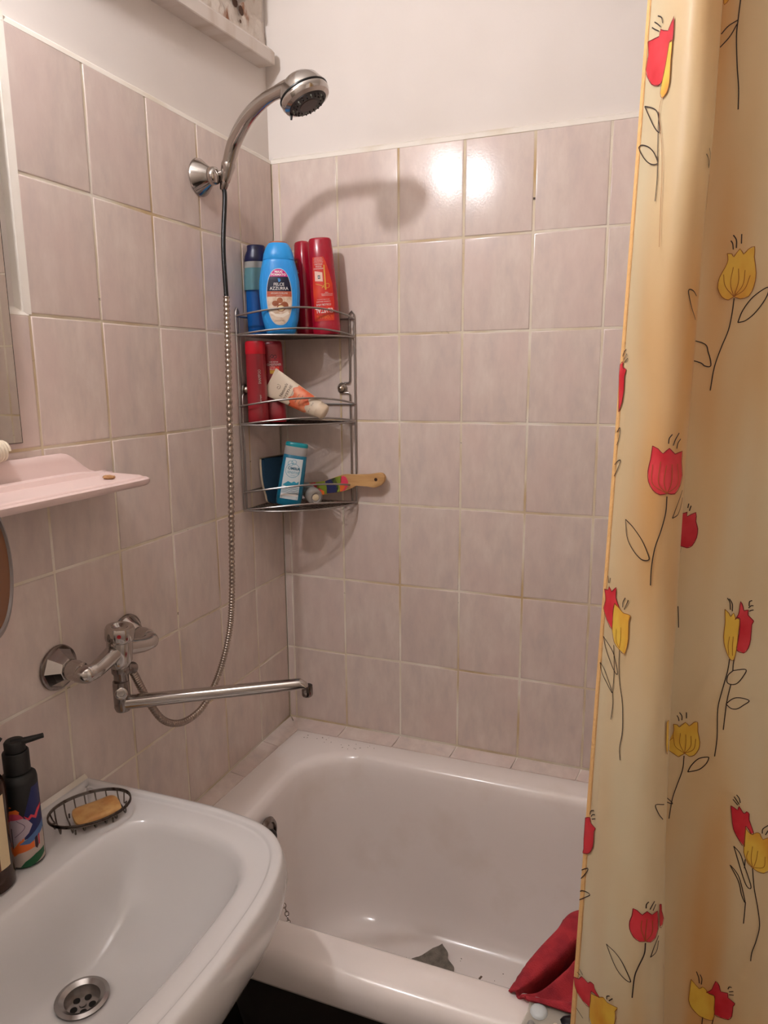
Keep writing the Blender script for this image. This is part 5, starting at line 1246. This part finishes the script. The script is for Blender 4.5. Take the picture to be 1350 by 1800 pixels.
def fabric():
    m = bpy.data.materials.new('curtain_fabric'); m.use_nodes = True
    nt = m.node_tree; N = nt.nodes.new; L = nt.links.new
    out = nt.nodes['Material Output']; nt.nodes.remove(nt.nodes['Principled BSDF'])
    tc = N('ShaderNodeTexCoord'); mp = N('ShaderNodeMapping'); mp.inputs['Scale'].default_value = (13, 4, 2.2)
    nz = N('ShaderNodeTexNoise'); nz.inputs['Scale'].default_value = 1; nz.inputs['Detail'].default_value = 2
    rp = N('ShaderNodeValToRGB'); e = rp.color_ramp.elements
    e[0].position = .35; e[0].color = lin('#e1d0aa'); e[1].position = .72; e[1].color = lin('#d8a464')
    k = e.new(.52); k.color = lin('#dec293')
    L(tc.outputs['Object'], mp.inputs[0]); L(mp.outputs[0], nz.inputs[0]); L(nz.outputs[0], rp.inputs[0])
    b = N('ShaderNodeBsdfPrincipled'); b.inputs['Roughness'].default_value = .42
    b.inputs['Sheen Weight'].default_value = .15
    t = N('ShaderNodeBsdfTranslucent'); mx = N('ShaderNodeMixShader'); mx.inputs[0].default_value = .22
    nb = N('ShaderNodeTexNoise'); nb.inputs['Scale'].default_value = 9; nb.inputs['Detail'].default_value = 3
    bp = N('ShaderNodeBump'); bp.inputs['Strength'].default_value = .35; bp.inputs['Distance'].default_value = .006
    L(tc.outputs['Object'], nb.inputs[0]); L(nb.outputs[0], bp.inputs['Height']); L(bp.outputs[0], b.inputs['Normal'])
    L(rp.outputs[0], b.inputs['Base Color']); L(rp.outputs[0], t.inputs['Color'])
    L(b.outputs[0], mx.inputs[1]); L(t.outputs[0], mx.inputs[2]); L(mx.outputs[0], out.inputs[0])
    return m
FAB = fabric()
cur = thing('shower_curtain', 'yellow shower curtain printed with red and yellow tulips', 'curtain', (1.2, -.77, .45))
Z0, Z1 = .30, 2.385
ns, nz = 420, 110
sv = [SMAX*i/ns for i in range(ns+1)]
# a denser run where the folds in view are
sv = sorted(set([.0+.20*i/160 for i in range(161)]+[.20+(SMAX-.20)*i/220 for i in range(221)]))
ns = len(sv)-1
V = [curtain(s, Z0+(Z1-Z0)*j/nz) for s in sv for j in range(nz+1)]
F = [(i*(nz+1)+j, i*(nz+1)+j+1, (i+1)*(nz+1)+j+1, (i+1)*(nz+1)+j) for i in range(ns) for j in range(nz)]
cloth = add('cloth', (V, F), FAB, cur, smooth='full')
# stitched hem along the free edge
HEM = mat('hem_fabric', '#e8b878', .55, bump=(120, .5, .004))
V = []; F = []; nh = 300
for j in range(nh+1):
    z = Z0+(Z1-Z0)*j/nh; pk = .0006*math.sin(j*1.9)+.0004*math.sin(j*3.1)
    for s, o in ((.0, .0002), (.002, .0006+pk*.5), (.006, .0006+pk*.4), (.0085, .0002)):
        V.append(curtain(s, z, o))
for j in range(nh):
    for k in range(3): a = j*4+k; F.append((a, a+1, a+5, a+4))
hem = add('hem', (V, F), HEM, cur, smooth='full')
STI = mat('stitching', '#a86f44', .7)
add('stitch_line', mapped(ribbon2d([(.0078, Z0+.01), (.0078, 1.3), (.0078, Z1-.01)], .0005, 90), curtain, .0010), STI, hem, smooth='full')
REDT = mat('tulip_red', '#c8202e', .5, vary=('#e0444c', (30, 30, 22), .4, .7)); YELT = mat('tulip_yellow', '#ecc24c', .5, vary=('#d9912f', (30, 30, 16), .42, .7))
PEN = mat('tulip_ink', '#2a1a16', .6); RUST = mat('tulip_rust', '#9c5a22', .6); MAR = mat('tulip_maroon', '#7c101c', .6)
for poly in RED_PETALS:
    P = poly
    o = add('red_tulip', mapped(tri2d(P, .006), curtain, .0012), REDT, cloth, smooth='full')
    add('petal_outline', mapped(ribbon2d(P+P[:1], .0008, 2), curtain, .0015), MAR, o, smooth='full')
for poly in YELLOW_PETALS:
    o = add('yellow_tulip', mapped(tri2d(poly, .006), curtain, .0014), YELT, cloth, smooth='full')
    add('petal_outline', mapped(ribbon2d(poly+poly[:1], .0007, 2), curtain, .0017), RUST, o, smooth='full')
for st in INK_STROKES: add('pen_stroke', mapped(ribbon2d(st, .0011, 5), curtain, .0011), PEN, cloth, smooth='full')
for st in VEIN_STROKES: add('petal_vein', mapped(ribbon2d(st, .0006, 5), curtain, .0018), RUST, cloth, smooth='full')
rod = thing('curtain_rod', 'chrome shower curtain rod spanning the room above the tub', 'rod', (.85, -.78, 2.40))
add('pole', tube([(.001, -.78, 2.415), (1.699, -.78, 2.415)], .0125, 18), CHROME, rod)
for xx, ax_ in ((.0005, 1), (1.6995, -1)):
    add('end_socket', lathe([(.028, 0), (.028, .006), (.018, .016), (.0001, .016)], 24, (ax_, 0, 0), (xx if ax_ > 0 else xx, -.78, 2.415)), CHROME, rod)
for k in range(9):
    s = .01+k*(SMAX-.02)/8; p = curtain(s, Z1-.012)
    ring = [Vector((p[0], -.78+.3*(p[1]+.78)+.024*math.cos(a), 2.399+.032*math.sin(a))) for a in [2*math.pi*i/20 for i in range(20)]]
    add('ring', tube(ring, .002, 6, closed=True), mat('ring_plastic', '#e9e4da', .4), cur)
